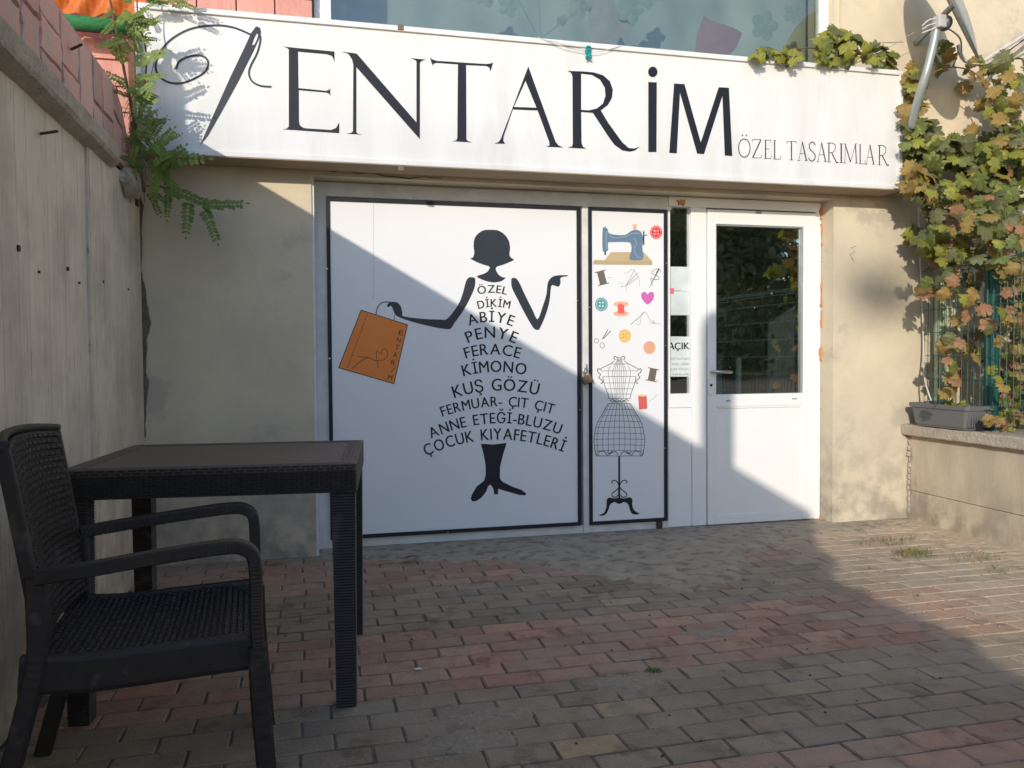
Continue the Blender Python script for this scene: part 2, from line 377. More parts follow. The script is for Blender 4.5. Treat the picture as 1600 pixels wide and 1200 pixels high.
# ================================================================= SHOP BUILDING
B = empty('shop_building', (0, WY, 0)); tag(B, 'cream rendered shop building with a recessed shopfront and a large upper window', 'building')
def bpart(mb, name, m, parent=B, smooth=False):
    if parent is B: mb.v = [(x, y-WY, z) for x, y, z in mb.v]
    return mb.build(name, m, parent, smooth)
OX0, OX1, OZ = .006, 3.295, 2.12
wb = MB()
wb.box(-.90, OX0, WY, WY+.35, 0, 2.93); wb.box(OX1, 9, WY, WY+.35, 0, 2.93); wb.box(OX0, OX1, WY, WY+.35, OZ, 2.93)
wb.box(3.345, 9, WY, WY+.35, 2.93, 6.5); wb.box(.03, 3.345, WY, WY+.35, 4.4, 6.5)
bpart(wb, 'wall', M['cream'])
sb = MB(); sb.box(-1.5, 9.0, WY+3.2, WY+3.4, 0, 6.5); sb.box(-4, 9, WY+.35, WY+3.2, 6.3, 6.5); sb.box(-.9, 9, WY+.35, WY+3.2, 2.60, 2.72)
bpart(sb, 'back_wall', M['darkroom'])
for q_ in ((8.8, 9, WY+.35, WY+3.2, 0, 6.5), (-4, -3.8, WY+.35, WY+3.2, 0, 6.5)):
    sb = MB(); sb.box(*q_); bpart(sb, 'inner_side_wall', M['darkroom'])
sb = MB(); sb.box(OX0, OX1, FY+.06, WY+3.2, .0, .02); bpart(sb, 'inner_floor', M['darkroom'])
# pink clad wall to the left and above the sign end
pk = MB(); pk.box(-4, -.905, WY+.02, WY+.35, 0, 6.5); pk.box(-.90, .028, WY+.02, WY+.35, 2.935, 6.5)
bpart(pk, 'pink_wall_backing', M['pink_joint'])
tw, th = .20, .135
for j in range(-7, 7):
    for i in range(-11, 1):
        x0 = .028+(i-1)*tw+(tw/2 if j % 2 else 0); x1 = x0+tw; z0 = 2.94+j*th
        x1 = min(x1, .028)
        if z0 < 2.93: x1 = min(x1, -.91)
        if x1-x0 < .03: continue
        t = MB(); t.box(x0+.003, x1-.003, WY-.004+random.uniform(-.003, .003), WY+.02, z0+.003, z0+th-.003, .004)
        bpart(t, 'tile', M['pinktile'])
# cracks and chipped render
cr = MB()
add_stroke(cr, [(496, 263), (520, 268), (540, 267), (560, 271), (580, 269), (600, 275), (618, 276), (640, 279), (660, 276), (690, 279)], [1.5, 1.0, 1.6, .8], WY-.002)
add_stroke(cr, [(1338, 385), (1330, 387), (1336, 393), (1328, 398), (1334, 408)], .8, WY-.002)
bpart(cr, 'crack', M['pink_joint'])

def crumble(name, pts, m, parent, wob=.008, y=None, th_=.015):
    """ragged lump of material hugging a wall: pts = outline px"""
    P = []
    for i in range(len(pts)):
        a, b2 = pts[i], pts[(i+1) % len(pts)]
        for k in range(5):
            t = k/5; P.append((a[0]+(b2[0]-a[0])*t+random.uniform(-1.3, 1.3), a[1]+(b2[1]-a[1])*t+random.uniform(-1.8, 1.8)))
    L3 = [at(x, y_, y) for x, y_ in P]; n = len(L3)
    tr = tessellate_polygon([[Vector((v.x, v.z, 0)) for v in L3]])
    cen = sum(L3, Vector())/n
    back = [v.copy() for v in L3]; front = [v*.90+cen*.10+Vector((0, -th_*random.uniform(.5, 1), 0)) for v in L3]
    front = [Vector((f.x*.5+v.x*.5, f.y, f.z*.2+v.z*.8)) for f, v in zip(front, L3)]
    mb = MB(); mb.add(back+front, [(i, (i+1) % n, n+(i+1) % n, n+i) for i in range(n)]+[tuple(n+k for k in t) for t in tr])
    return bpart(mb, name, m, parent)
crumble('crumbled_joint', [(217, 300), (224, 320), (222, 380), (221, 420), (225, 440), (229, 470), (236, 505), (230, 530), (228, 580), (233, 600), (229, 640), (227, 684), (221, 684), (218, 400)], M['rubble'], B, y=WY, th_=.009)

# ---- shopfront (weathered frame around the poster doors)
SF = MB()
SF.box(.02, .094, FY, FY+.05, 0, OZ-.002, .003); SF.box(.094, 2.225, FY+.002, FY+.05, 2.035, OZ-.002, .003)
SF.box(1.625, 1.665, FY-.006, FY+.05, .0, 2.035, .003); SF.box(.094, 2.2, FY+.004, FY+.05, 0, .058, .003)
bpart(SF, 'shopfront_frame', M['dirtywhite'])
t = MB(); t.box(OX0, .02, WY+.01, FY+.05, 0, OZ); t.box(.096, 1.62, FY+.03, FY+.05, .06, 2.03); t.box(1.67, 2.19, FY+.03, FY+.05, .06, 2.03)
bpart(t, 'backing_panel', M['dirtywhite'])
# rollers shadow gap above door
# ---- pvc frame around sidelight and door
X = lambda px_, Y=FY: at(px_, 560, Y).x
Z = lambda px_, py_, Y=FY: at(px_, py_, Y).z
fx0, fx1 = 2.20, 3.292
p1, p2, p3 = X(1080.5), X(1103), X(1272.5)
t = MB()
t.box(fx0, fx1, FY-.012, FY+.05, 2.055, OZ-.002, .004)
t.box(p1, p2, FY-.010, FY+.05, 0.012, 2.055, .004); t.box(p3, fx1, FY-.012, FY+.05, .01, 2.055, .004)
t.box(fx0, p1, FY-.006, FY+.05, Z(1060, 637), Z(1060, 615), .003)
t.box(fx0, p1, FY+.002, FY+.05, .01, Z(1060, 637), .003)
t.box(fx0, X(1047), FY-.004, FY+.05, Z(1060, 615), 2.055, .002)
t.box(X(1079), p1, FY-.0065, FY+.05, Z(1060, 615), 2.055, .001)
bpart(t, 'door_frame', M['white'])
t = MB(); t.box(X(1047), X(1079), FY+.022, FY+.028, Z(1060, 615), 2.055); bpart(t, 'sidelight_glass', M['glass'])
# door
D = empty('door', (0, FY-WY, 0)); D.parent = B
zt, zb = 2.045, .015; gx0, gx1 = X(1116.7), X(1252.7); gz1, gz0 = Z(1185, 353), Z(1185, 615); pz1, pz0 = Z(1185, 634), Z(1185, 803)
def dpart(mb, name, m, smooth=False):
    mb.v = [(x, y-FY, z) for x, y, z in mb.v]; return mb.build(name, m, D, smooth)
t = MB(); a0, a1 = p2+.004, p3-.004
t.box(a0, gx0, FY-.02, FY+.045, zb, zt, .004); t.box(gx1, a1, FY-.02, FY+.045, zb, zt, .004)
t.box(gx0, gx1, FY-.02, FY+.045, gz1, zt, .003); t.box(gx0, gx1, FY-.02, FY+.045, pz1, gz0, .003); t.box(gx0, gx1, FY-.02, FY+.045, zb, pz0, .003)
dpart(t, 'door_leaf', M['white'])
t = MB(); t.box(gx0, gx1, FY-.008, FY+.03, pz0, pz1)
for q in ((gx0, gx0+.012, pz0, pz1), (gx1-.012, gx1, pz0, pz1), (gx0+.012, gx1-.012, pz0, pz0+.012), (gx0+.012, gx1-.012, pz1-.012, pz1)): t.box(q[0], q[1], FY-.016, FY-.0082, q[2], q[3], .002)
dpart(t, 'door_panel', M['white'])
t = MB(); t.box(gx0, gx1, FY+.004, FY+.010, gz0, gz1); dpart(t, 'door_glass', M['glass'])
t = MB()
for q in ((gx0, gx0+.007, gz0, gz1), (gx1-.012, gx1, gz0, gz1), (gx0+.007, gx1-.012, gz1-.009, gz1)): t.box(q[0], q[1], FY-.012, FY+.003, q[2], q[3], .001)
dpart(t, 'glazing_bead', M['pipe'])
hx = X(1107.5); hz = Z(1108, 581)
t = MB(); t.box(hx-.016, hx+.016, FY-.032, FY-.0205, Z(1108, 617), Z(1108, 560), .005); dpart(t, 'handle_plate', M['white'])
t = MB(); t.tube([(hx, FY-.03, hz), (hx, FY-.07, hz)], .011, 10); t.tube([(hx-.005, FY-.07, hz), (hx+.06, FY-.072, hz), (hx+.125, FY-.07, hz-.003)], [.012, .0105, .010], 10); dpart(t, 'handle', M['steel'], True)
t = MB(); t.tube([(hx, FY-.035, hz-.085), (hx, FY-.028, hz-.085)], .009, 12); dpart(t, 'keyhole', M['ink'])
t = MB(); t.box(X(1178), X(1186), FY-.028, FY-.018, 2.028, 2.046); t.box(X(1132), X(1139), FY-.0215, FY-.0195, Z(1135, 627), Z(1135, 625.3)); t.box(X(1235), X(1243), FY-.0215, FY-.0195, Z(1238, 623.6), Z(1238, 622)); dpart(t, 'drain_cap', M['line'])
# orange foam squeezed out beside the frame
for pts in ([(1280, 325), (1290, 322), (1287, 335), (1283, 345), (1280, 340)], [(1282, 350), (1286, 352), (1286, 385), (1283, 385)], [(1284, 400), (1288, 400), (1287, 412), (1284, 412)], [(1282, 445), (1287, 440), (1287, 480), (1281, 480)],
            [(1281, 485), (1286, 485), (1286, 512), (1282, 512)], [(1280, 545), (1286, 532), (1287, 560), (1285, 573), (1280, 560)], [(1283, 580), (1287, 575), (1286, 612), (1283, 612)], [(1283, 625), (1286, 625), (1285, 655), (1283, 650)], [(1057, 313), (1070, 313), (1068, 321), (1059, 320)], [(1281, 805), (1287, 803), (1287, 815), (1277, 815)]):
    crumble('foam', pts, M['foam'], B, y=FY-.012 if pts[0][0] > 1100 else FY-.013, th_=.012)
t = MB(); t.box(X(1025), X(1033), FY-.02, FY, 0.0, .055, .002); bpart(t, 'rusty_bracket', M['rust'])

# interior seen through the door glass
q0, q1 = at(1203, 505, 5.5), at(1262, 466, 5.5); t = MB()
t.add([(q0.x, 5.5, 0), (q1.x, 5.5, 0), (q1.x, 5.5, q1.z), (q0.x, 5.5, q0.z), (q0.x, 5.53, 0), (q1.x, 5.53, 0), (q1.x, 5.53, q1.z), (q0.x, 5.53, q0.z)], [(0, 1, 2, 3), (4, 7, 6, 5), (0, 3, 7, 4), (3, 2, 6, 7), (1, 5, 6, 2)])
o = bpart(t, 'white_partition', M['innerwhite'], None); tag(o, 'white partition with a sloping top edge inside the shop behind the door glass', 'partition')
t = MB(); t.box(at(1181, 560, 5.6).x, at(1199, 560, 5.6).x, 5.6, 5.8, .0, at(1190, 580, 5.6).z); o = bpart(t, 'cardboard_box', M['card'], None); tag(o, 'brown cardboard box standing inside the shop behind the door glass', 'box')
for nm, px_, wd, zz in (('left', at(1118, 560, FY+.1).x, .05, .98), ('mid', at(1153, 560, FY+.1).x, .028, .93)):
    t = MB(); t.box(px_, px_+wd, FY+.10, FY+.13, 0.0, at(1120, 552 if nm == 'left' else 559, FY+.1).z, .004)
    o = bpart(t, 'white_upright', M['white'], None); tag(o, 'wide white upright just inside the door glass next to the handle' if nm == 'left' else 'narrow white upright behind the middle of the door glass', 'upright')
def smallleaf(n=5, r=.02):
    vs = [(0, 0, 0)]; 
    for i in range(n*2):
        a = math.pi*i/n; rr = r*(1 if i % 2 == 0 else .8); vs.append((rr*math.cos(a), -.002, rr*math.sin(a)))
    return mesh('garland_leaf', vs, [(0, 1+i, 1+(i+1) % (2*n)) for i in range(2*n)], M['weed'])
gar = empty('leaf_garland', (0, 5.0, 0)); tag(gar, 'thin garland of small green leaves hanging behind the door glass', 'garland')
lm = smallleaf()
gp = MB()
for (gx, pys) in ((1207, (526, 583, 611)), (1192, (508, 540, 568, 598)), (1123, (563, 590, 602))):
    gp.tube([at(gx, 440, 5.0)-Vector((0, 5, 0)), at(gx, 618, 5.0)-Vector((0, 5, 0))], .0008, 4)
    for py_ in pys:
        o = link('leaf', lm, gar); q = at(gx+random.uniform(-2, 2), py_, 5.0); o.location = (q.x, 0, q.z); o.rotation_euler = (random.uniform(-.4, .4), random.uniform(0, 6), random.uniform(-.4, .4))
gp.build('cord', M['cable'], gar)
# papers in the sidelight
PY = FY+.020
pa = empty('paper_notice', (0, 0, 0)); tag(pa, 'pale green notice with a small pink mark taped in the narrow sidelight', 'notice')
poly('sheet', [[(1047.2, 416.5), (1078.5, 417), (1078.3, 492.5), (1047.2, 492.5)]], PY, M['paper'], pa)
mb = MB(); add_poly(mb, [rect(1047.2, 450, 1053, 459)], PY-.001); mb.build('printed_mark', M['pinkred'], pa)
mb = MB(); add_stroke(mb, [(1053, 454.5), (1064, 454.5)], 1.2, PY-.001); add_stroke(mb, [(1064, 454.8), (1077, 456.5)], .5, PY-.001); mb.build('printed_line', M['line'], pa)
pb = empty('opening_hours_sign', (0, 0, 0)); tag(pb, 'pale sheet reading AÇIK with opening hours in the narrow sidelight', 'notice')
poly('sheet', [[(1047.2, 525.5), (1078.5, 526), (1078.3, 588.5), (1047.2, 588.5)]], PY, M['paper'], pb)
mb = MB(); text_px(None, 'ÇIK', ((1054, 546), (1065.5, 545.8), (1077, 545.6)), 10.5, PY-.001, .14, 1, (M['ink'], pb))
add_poly(mb, [[(1047.4, 537), (1048.2, 535.2), (1050, 535.2), (1054, 546), (1051.6, 546), (1050.6, 543.2), (1047.4, 543.2), (1047.4, 541.4), (1049.9, 541.4), (1048.6, 538)]], PY-.001)
mb.build('letter', M['ink'], pb)
mb = MB()
for s, yy, x0 in (('ESAİ SAATLERİ', 562, 1047.6), ('10:00 - 18:00', 570.5, 1050), ('AZAR GÜNLERİ', 578.5, 1047.6), ('KAPALIDIR', 586.5, 1051)): text_px(mb, s, ((x0, yy), ((x0+1076)/2, yy), (1076.5, yy)), 3.2, PY-.001)
o = mb.build('small_lettering', M['line'], pb); o['kind'] = 'stuff'

# ---- upper window
W = empty('upper_window', (0, 0, 0)); W.parent = B
def wpart(mb, name, m): mb.v = [(x, y-WY, z) for x, y, z in mb.v]; return mb.build(name, m, W)
wy = WY+.07
t = MB(); t.box(.034, .128, wy, wy+.06, 2.8, 4.3, .004); t.box(at(1282, 50, wy).x, 3.30, wy, wy+.06, 2.8, 4.3, .004); t.box(.128, 3.2, wy, wy+.06, 2.72, 2.8, .003); t.box(.128, 3.2, wy, wy+.06, 4.22, 4.3, .003)
wpart(t, 'window_frame', M['white'])
t = MB(); t.box(.128, at(1282, 50, wy).x, wy+.02, wy+.026, 2.8, 4.22); wpart(t, 'window_glass', M['winglass'])
t = MB(); t.box(3.301, 3.344, WY+.02, WY+.30, 2.94, 4.39); wpart(t, 'window_reveal', M['cream'])
nfold = 80; vs = []
for i in range(nfold+1):
    x = -.3+4.0*i/nfold; y = 5.35+.012*math.sin(i*.9)+.02*math.sin(i*.31)
    vs += [(x, y, 2.75), (x, y, 4.5)]
o = link('curtain', mesh('curtain', vs, [(2*i, 2*i+2, 2*i+3, 2*i+1) for i in range(nfold)], M['curtain'], True)); tag(o, 'blue grey curtain behind the upper window glass', 'curtain')
def fold(name, pts, Y, m, label, cat_, parent=None):
    mb = MB(); L3 = [at(x, y, Y) for x, y in pts]; c = sum(L3, Vector())/len(L3)+Vector((0, -.012, 0)); n = len(L3)
    bk = [v+Vector((0, .004, 0)) for v in L3]
    mb.add(L3+[c]+bk, [(i, (i+1) % n, n) for i in range(n)]+[(i, n+1+i, n+1+(i+1) % n, (i+1) % n) for i in range(n)])
    o = mb.build(name, m, parent)
    if label: tag(o, label, cat_)
    return o
fold('paper_cone', [(917, -20), (950, -15), (965, 12), (985, 38), (968, 60), (955, 90), (915, 90), (922, 40)], 5.0, M['beigepaper'], 'folded beige paper shape behind the upper window glass', 'ornament')
fold('paper_flower', [(1100, 25), (1112, 32), (1130, 38), (1150, 45), (1160, 52), (1150, 75), (1130, 95), (1085, 95), (1090, 50)], 5.0, M['redpaper'], 'dark red paper flower behind the upper window glass', 'ornament')
pf = empty('green_paper_leaves', (0, 0, 0)); tag(pf, 'row of pale green paper leaves hanging behind the upper window', 'ornament')
for (cx, cy, s) in ((530, 15, 20), (795, 8, 18), (905, 10, 18), (878, 32, 9), (985, 15, 22), (1195, 40, 22), (760, -10, 20), (1010, -6, 18), (1240, 20, 16)):
    fold('leaf', [(cx+s*math.cos(a)*(.62+.38*abs(math.cos(2.5*a))), cy+s*math.sin(a)*(.7+.4*abs(math.cos(2.5*a)))) for a in [k*math.pi/15 for k in range(30)]], 4.98, M['paleleaf'], None, None, pf)
mb = MB()
for a_, b_ in (((800, -20), (842, 60)), ((905, 15), (845, 60)), ((842, -10), (845, 60))): mb.tube([at(*a_, 4.98), at(*b_, 4.98)], .004, 5)
mb.build('stem', M['paleleaf'], pf)

# ================================================================= SIGN
SY = 4.45; YF = SY
cs = lambda x, y: at(x, y, SY)
sx0, sx1 = at(213, 120, SY).x, at(1409.5, 200, SY).x
sz0 = (at(290, 241, SY).z+at(1400, 297, SY).z)/2; sz1 = (at(300, 14, SY).z+at(1400, 108.5, SY).z)/2
S = empty('shop_sign', (0, 0, 0)); tag(S, 'long white signboard with a needle and the word ENTARİM above the shopfront', 'sign')
t = MB(); t.box(sx0+.012, sx1-.012, SY+.004, WY-.004, sz0+.012, sz1-.012); t.build('sign_panel', M['sign'], S)
t = MB(); t.box(sx0+.004, sx1-.004, SY-.006, WY-.008, sz0-.004, sz0-.0005); t.build('sign_underside', M['tan'], S)  # thin plain brown plate covering the bottom of the sign
t = MB(); e = .026
t.box(sx0, sx1, SY-.010, WY-.006, sz1-e*1.1, sz1, .003); t.box(sx0, sx1, SY-.010, WY-.006, sz0, sz0+e, .003)
t.box(sx0, sx0+e, SY-.010, WY-.006, sz0+e, sz1-e*1.1, .003); t.box(sx1-e, sx1, SY-.010, WY-.006, sz0+e, sz1-e*1.1, .003)
t.build('sign_frame', M['sign'], S)
LY = SY+.002
S2 = lambda P: [(400+x/4, y/4) for x, y in P]
S3 = lambda P: [(800+x/4, y/4) for x, y in P]
Eg = [(168,290),(240,298),(490,322),(490,390),(482,362),(470,347),(440,338),(262,322),(265,550),(440,568),(458,560),(462,548),(465,598),(455,585),(440,578),(267,563),(268,760),(275,785),(300,800),(330,803),(470,812),(500,800),(520,765),(520,832),(170,808),(195,802),(205,790),(205,310),(195,300)]
Ng = [(535,323),(600,330),(630,335),(1003,765),(1003,385),(995,375),(965,363),(1060,372),(1035,380),(1024,392),(1024,870),(627,420),(627,825),(635,835),(665,842),(567,835),(595,830),(606,820),(608,405),(600,370),(575,335)]
Tg = [(1087,355),(1100,370),(1130,380),(1440,400),(1465,397),(1482,390),(1465,447),(1458,422),(1440,412),(1313,406),(1315,870),(1325,882),(1353,890),(1223,882),(1250,878),(1258,865),(1262,402),(1125,392),(1108,400),(1110,416),(1098,395)]
Ag = [(102,415),(272,885),(290,908),(320,922),(213,917),(235,908),(232,885),(160,690),(5,684),(-52,850),(-55,880),(-42,898),(-110,897),(-85,888),(-70,868)]
Ah = [(84,505),(153,673),(11,668)]
Rg = [(348,443),(440,446),(510,452),(570,470),(612,508),(630,560),(625,610),(600,655),(555,690),(600,765),(650,835),(690,890),(730,925),(765,928),(800,915),(770,940),(735,948),(690,940),(640,905),(600,850),(505,705),(432,700),(435,895),(445,918),(465,930),(347,922),(375,915),(380,900),(378,480),(370,455)]
Rh = [(432,460),(500,468),(550,498),(580,548),(584,600),(568,648),(530,678),(480,690),(432,686)]
Mg = [(1013,522),(1078,525),(1180,890),(1292,545),(1356,548),(1377,975),(1330,972),(1315,600),(1200,963),(1157,960),(1050,580),(1030,958),(983,955)]
for loops in ([S2(Eg)], [S2(Ng)], [S2(Tg)], [S3(Ag), S3(Ah)], [S3(Rg), S3(Rh)], [S3(Mg)]): poly('letter', loops, LY, M['ink'], S)
mb = MB(); add_poly(mb, [S3([(852,512),(905,515),(903,950),(852,950)])], LY); add_poly(mb, [S3(circ(880, 449, 29, 33))], LY); mb.build('letter', M['ink'], S)
poly('needle_emblem', [[(312,228),(330,187),(360,120),(383,72),(392,52),(400,41),(406,43),(408,50),(404,62),(396,80),(372,128),(345,177),(325,212)], [(393.5,71),(397,60),(401,52),(403.5,54),(402,60),(398,69)]], LY, M['inkgrey'], S)
mb = MB()
add_stroke(mb, [(275,108),(280,96),(296,88),(315,87),(325,96),(321,111),(303,123),(282,130),(262,128),(248,118),(243,103),(250,82),(268,61),(298,45),(335,39.5),(365,43),(392,54)], 2.6, LY-.0004, 6)
add_stroke(mb, [(402,48),(407,60),(402,82),(392,102),(389,115),(394,127),(407,134),(424,135.5)], 2.4, LY-.0006, 6)
mb.build('thread_emblem', M['inkgrey'], S)
# small serif line: glyphs as strokes in a unit box (x 0..1, y 0..1 up), (points, width)
TH, TN = .12, .035
SER = {'L': [([(.2,0),(.2,1)],TH),([(.05,1),(.38,1)],TN),([(.05,0),(.95,0)],TN),([(.95,0),(1,.2)],TN)],
 'E': [([(.2,0),(.2,1)],TH),([(.05,1),(.92,1)],TN),([(.92,1),(.95,.84)],TN),([(.2,.52),(.78,.52)],TN),([(.05,0),(.95,0)],TN),([(.95,0),(1,.18)],TN)],
 'Z': [([(.05,1),(.95,1)],TN),([(.92,.98),(.08,.02)],TH),([(.05,0),(.95,0)],TN),([(.95,0),(1,.16)],TN),([(.05,1),(.02,.86)],TN)],
 'T': [([(.5,0),(.5,1)],TH),([(0,.98),(1,.98)],TN),([(0,.98),(.02,.88)],TN),([(1,.98),(.98,.88)],TN),([(.3,0),(.7,0)],TN)],
 'A': [([(.12,0),(.5,1)],TN*1.2),([(.48,1),(.88,0)],TH),([(.26,.36),(.74,.36)],TN),([(0,0),(.26,0)],TN),([(.7,0),(1,0)],TN)],
 'R': [([(.18,0),(.18,1)],TH),([(.02,1),(.45,1),(.68,.92),(.74,.76),(.66,.6),(.45,.5),(.18,.5)],TN*1.8),([(.42,.5),(.72,.12),(.86,-.02),(1,0)],TH*.9),([(.02,0),(.36,0)],TN)],
 'I': [([(.5,0),(.5,1)],TH*4),([(0,1),(1,1)],TN),([(0,0),(1,0)],TN)],
 'M': [([(.12,0),(.17,1)],TN*1.2),([(.15,1),(.5,.05)],TH*.9),([(.5,.05),(.83,1)],TN*1.3),([(.82,1),(.88,0)],TH*.9),([(.04,0),(.22,0)],TN),([(.78,0),(.98,0)],TN),([(.06,1),(.18,1)],TN),([(.82,1),(.94,1)],TN)],
 'S': [([(.85,.84),(.7,.97),(.45,1),(.22,.9),(.18,.74),(.35,.58),(.66,.44),(.84,.28),(.78,.1),(.52,0),(.28,.03),(.1,.18)],TH*.8)],
 'O': [([(.5,1),(.78,.92),(.96,.7),(1,.5),(.96,.3),(.78,.08),(.5,0),(.22,.08),(.04,.3),(0,.5),(.04,.7),(.22,.92),(.5,1)],TH*.75)]}
mb = MB(); kk = 0
def serif(ch, x0, x1):
    global kk
    mb = MB()
    for pts, wd in SER[ch]:
        kk += 1; top = 217+(x0-1154)*.0475; bot = 245.5+(x0-1154)*.0555
        P = [(x0+(x1-x0)*u, bot+(top-bot)*v) for u, v in pts]
        add_stroke(mb, P, max(wd*(16 if ch != 'I' else 5), .75), LY-.00002*(kk % 12), 4 if len(P) > 3 else 0)
    if ch == 'O':
        for cx in (1160, 1166): add_poly(mb, [circ(cx, 211.5, 1.2, 1.4, 10)], LY)
    mb.build('letter', M['inkgrey'], S)
for ch, a_, b_ in (('O',1154,1172),('Z',1175,1190),('E',1194,1205),('L',1208,1220),('T',1229.5,1244),('A',1246,1262),('S',1262,1276),('A',1276,1292),('R',1292,1310),('I',1312,1317),('M',1317,1341),('L',1342,1352),('A',1352,1367),('R',1371,1389)): serif(ch, a_, b_)
for px_, py_, pz_ in ((626, 42, .0), (627, 262, .0)):
    q = at(px_, py_, SY-.01); t = MB(); t.box(q.x-.016, q.x+.016, SY-.014, SY+.01, q.z-.018, q.z+.012, .003); t.build('fixing_clip', M['brass'], S)
# string with teal knot
st = empty('tied_string', (0, 0, 0)); tag(st, 'thin string with a teal knot hanging over the top edge of the signboard', 'string')
mb = MB(); mb.tube(cat([at(840, 58, SY-.012), at(880, 73, SY-.02), at(915, 80, SY-.02), at(935, 81, SY-.02), at(970, 72, SY-.012)], 5), .0018, 5); mb.tube(cat([at(850, 62, SY-.012), at(890, 70, SY-.02), at(915, 76, SY-.02)], 5), .0012, 5); mb.build('cord', M['cable'], st)
mb = MB()
pts = [at(919+4*math.sin(i*1.9), 72+i*1.25+2*math.sin(i*2.7), SY-.024-.008*math.cos(i*2.3)) for i in range(17)]
mb.tube(cat(pts, 3), .0055, 6); mb.build('knot', M['teal'], st, True)

# ================================================================= POSTERS
def poster(name, label, x0, x1, z0, z1, bw, Y):
    P = empty(name, (0, 0, 0)); tag(P, label, 'poster')
    t = MB(); t.box(x0+.004, x1-.004, Y, FY+.028, z0+.004, z1-.004, .001); t.build('poster_panel', M['poster'], P)
    t = MB(); t.box(x0, x1, Y-.008, Y+.012, z1-bw, z1, .001); t.box(x0, x1, Y-.008, Y+.012, z0, z0+bw, .001)
    t.box(x0, x0+bw*.95, Y-.008, Y+.012, z0+bw, z1-bw, .001); t.box(x1-bw*.95, x1, Y-.008, Y+.012, z0+bw, z1-bw, .001)
    t.build('black_border', M['border'], P); return P
PYY = FY-.012
P1 = poster('shop_poster', 'large white poster of a woman silhouette whose dress is made of words', at(512, 500, PYY-.008).x, at(907, 500, PYY-.008).x, .060, 2.028, .022, PYY)
P2 = poster('sewing_poster', 'narrow white poster with a sewing machine, buttons and a wire dress form', at(920.5, 500, PYY-.008).x, at(1042.5, 500, PYY-.008).x, .058, 2.030, .021, PYY)
PR = PYY-.001
C6 = lambda P: [(400+x/4, 300+y/4) for x, y in P]
C7 = lambda P: [(800+x/4, 300+y/4) for x, y in P]
C10 = lambda P: [(400+x/4, 600+y/4) for x, y in P]
sm = lambda P: [(v.x, v.y) for v in cat([(x, y, 0) for x, y in P], 3, True)]
poly('head_silhouette', [sm([(766,359),(778,360),(788,366),(795,376),(797,388),(796,398),(799,403),(803,406),(795,410),(785,414),(776,417),(775,422),(779,429),(785,433),(790,434),(784,439),(776,441),(768,441),(756,438),(745,432),(755,428),(762,424),(765,417),(757,414),(746,410),(735,404),(739,402),(741,395),(740,385),(741,374),(746,366),(755,360)])], PR, M['inkgrey'], P1)
poly('arm_silhouette', [sm(C6([(1370,545),(1355,533),(1330,535),(1312,560),(1290,640),(1260,710),(1195,792),(1150,797),(1050,793),(925,778),(915,755),(905,715),(880,690),(840,688),(820,705),(825,720),(845,712),(858,740),(870,765),(890,780),(935,798),(1020,823),(1130,848),(1195,857),(1220,852),(1240,820),(1290,750),(1330,680),(1365,600)]))], PR, M['inkgrey'], P1)
poly('arm_silhouette', [sm(C7([(0,600),(35,670),(70,740),(130,845),(160,862),(175,850),(210,770),(235,680),(245,590),(265,585),(290,592),(303,570),(305,535),(345,527),(345,520),(275,522),(240,540),(222,575),(215,640),(190,720),(160,795),(130,740),(80,640),(45,565),(25,540),(5,537),(-5,550)]))], PR, M['inkgrey'], P1)
poly('boot_silhouette', [C10([(1405,373),(1485,378),(1567,368),(1545,440),(1525,520),(1525,590),(1540,610),(1600,640),(1660,662),(1690,685),(1684,696),(1640,692),(1600,680),(1545,665),(1515,655),(1512,690),(1488,690),(1485,660),(1475,640),(1465,628),(1450,640),(1440,670),(1410,710),(1375,733),(1350,733),(1342,715),(1350,690),(1380,640),(1425,605),(1435,570),(1435,510),(1425,450)])], PR, M['ink'], P1)
bag = C6([(657,738),(947,830),(862,1198),(517,1098)])
poly('bag_print', [bag], PR, M['orange'], P1)
mb = MB()
for a_, b_ in zip(bag, bag[1:]+bag[:1]): add_stroke(mb, [a_, b_], 1.2, PR-.0004)
add_stroke(mb, C6([(750,768),(755,735),(770,705),(800,688),(840,688)]), 1.3, PR-.0004, 4); add_stroke(mb, C6([(862,800),(868,768)]), 1, PR-.0004)
for k in range(23):
    t0, t1 = k/23, (k+.55)/23; f = lambda t: (400+(695+(570-695)*t)/4, 300+(765+(1105-765)*t)/4); add_stroke(mb, [f(t0), f(t1)], 1, PR-.0004)
mb.build('bag_outline', M['ink'], P1)
mb = MB()
add_stroke(mb, C6([(600,1103),(645,1065),(700,1030)]), .9, PR-.0006); add_stroke(mb, C6([(640,1028),(700,1035),(755,1055),(800,1048),(822,1020),(815,985),(790,985),(780,1015),(755,990),(752,1030),(760,1070),(765,1100)]), .7, PR-.0006, 4)
mb.build('bag_thread', M['rust'], P1)
mb = MB()
for ch, x, y in (('E',903,880),('N',890,925),('T',880,970),('A',868,1018),('R',855,1065),('İ',845,1108),('M',835,1160)):
    x, y = 400+x/4, 300+y/4; wd = 3.2 if ch != 'İ' else .6
    text_px(None, ch, ((x-wd, y+3.2), (x, y+3.8), (x+wd, y+4.4)), 7.8, PR-.0005, each=(M['ink'], P1))
Z8 = lambda x, y: (500+x/4, 460+y/4)
rows = [('ÖZEL', ((1395,643-640+0),), 0)]
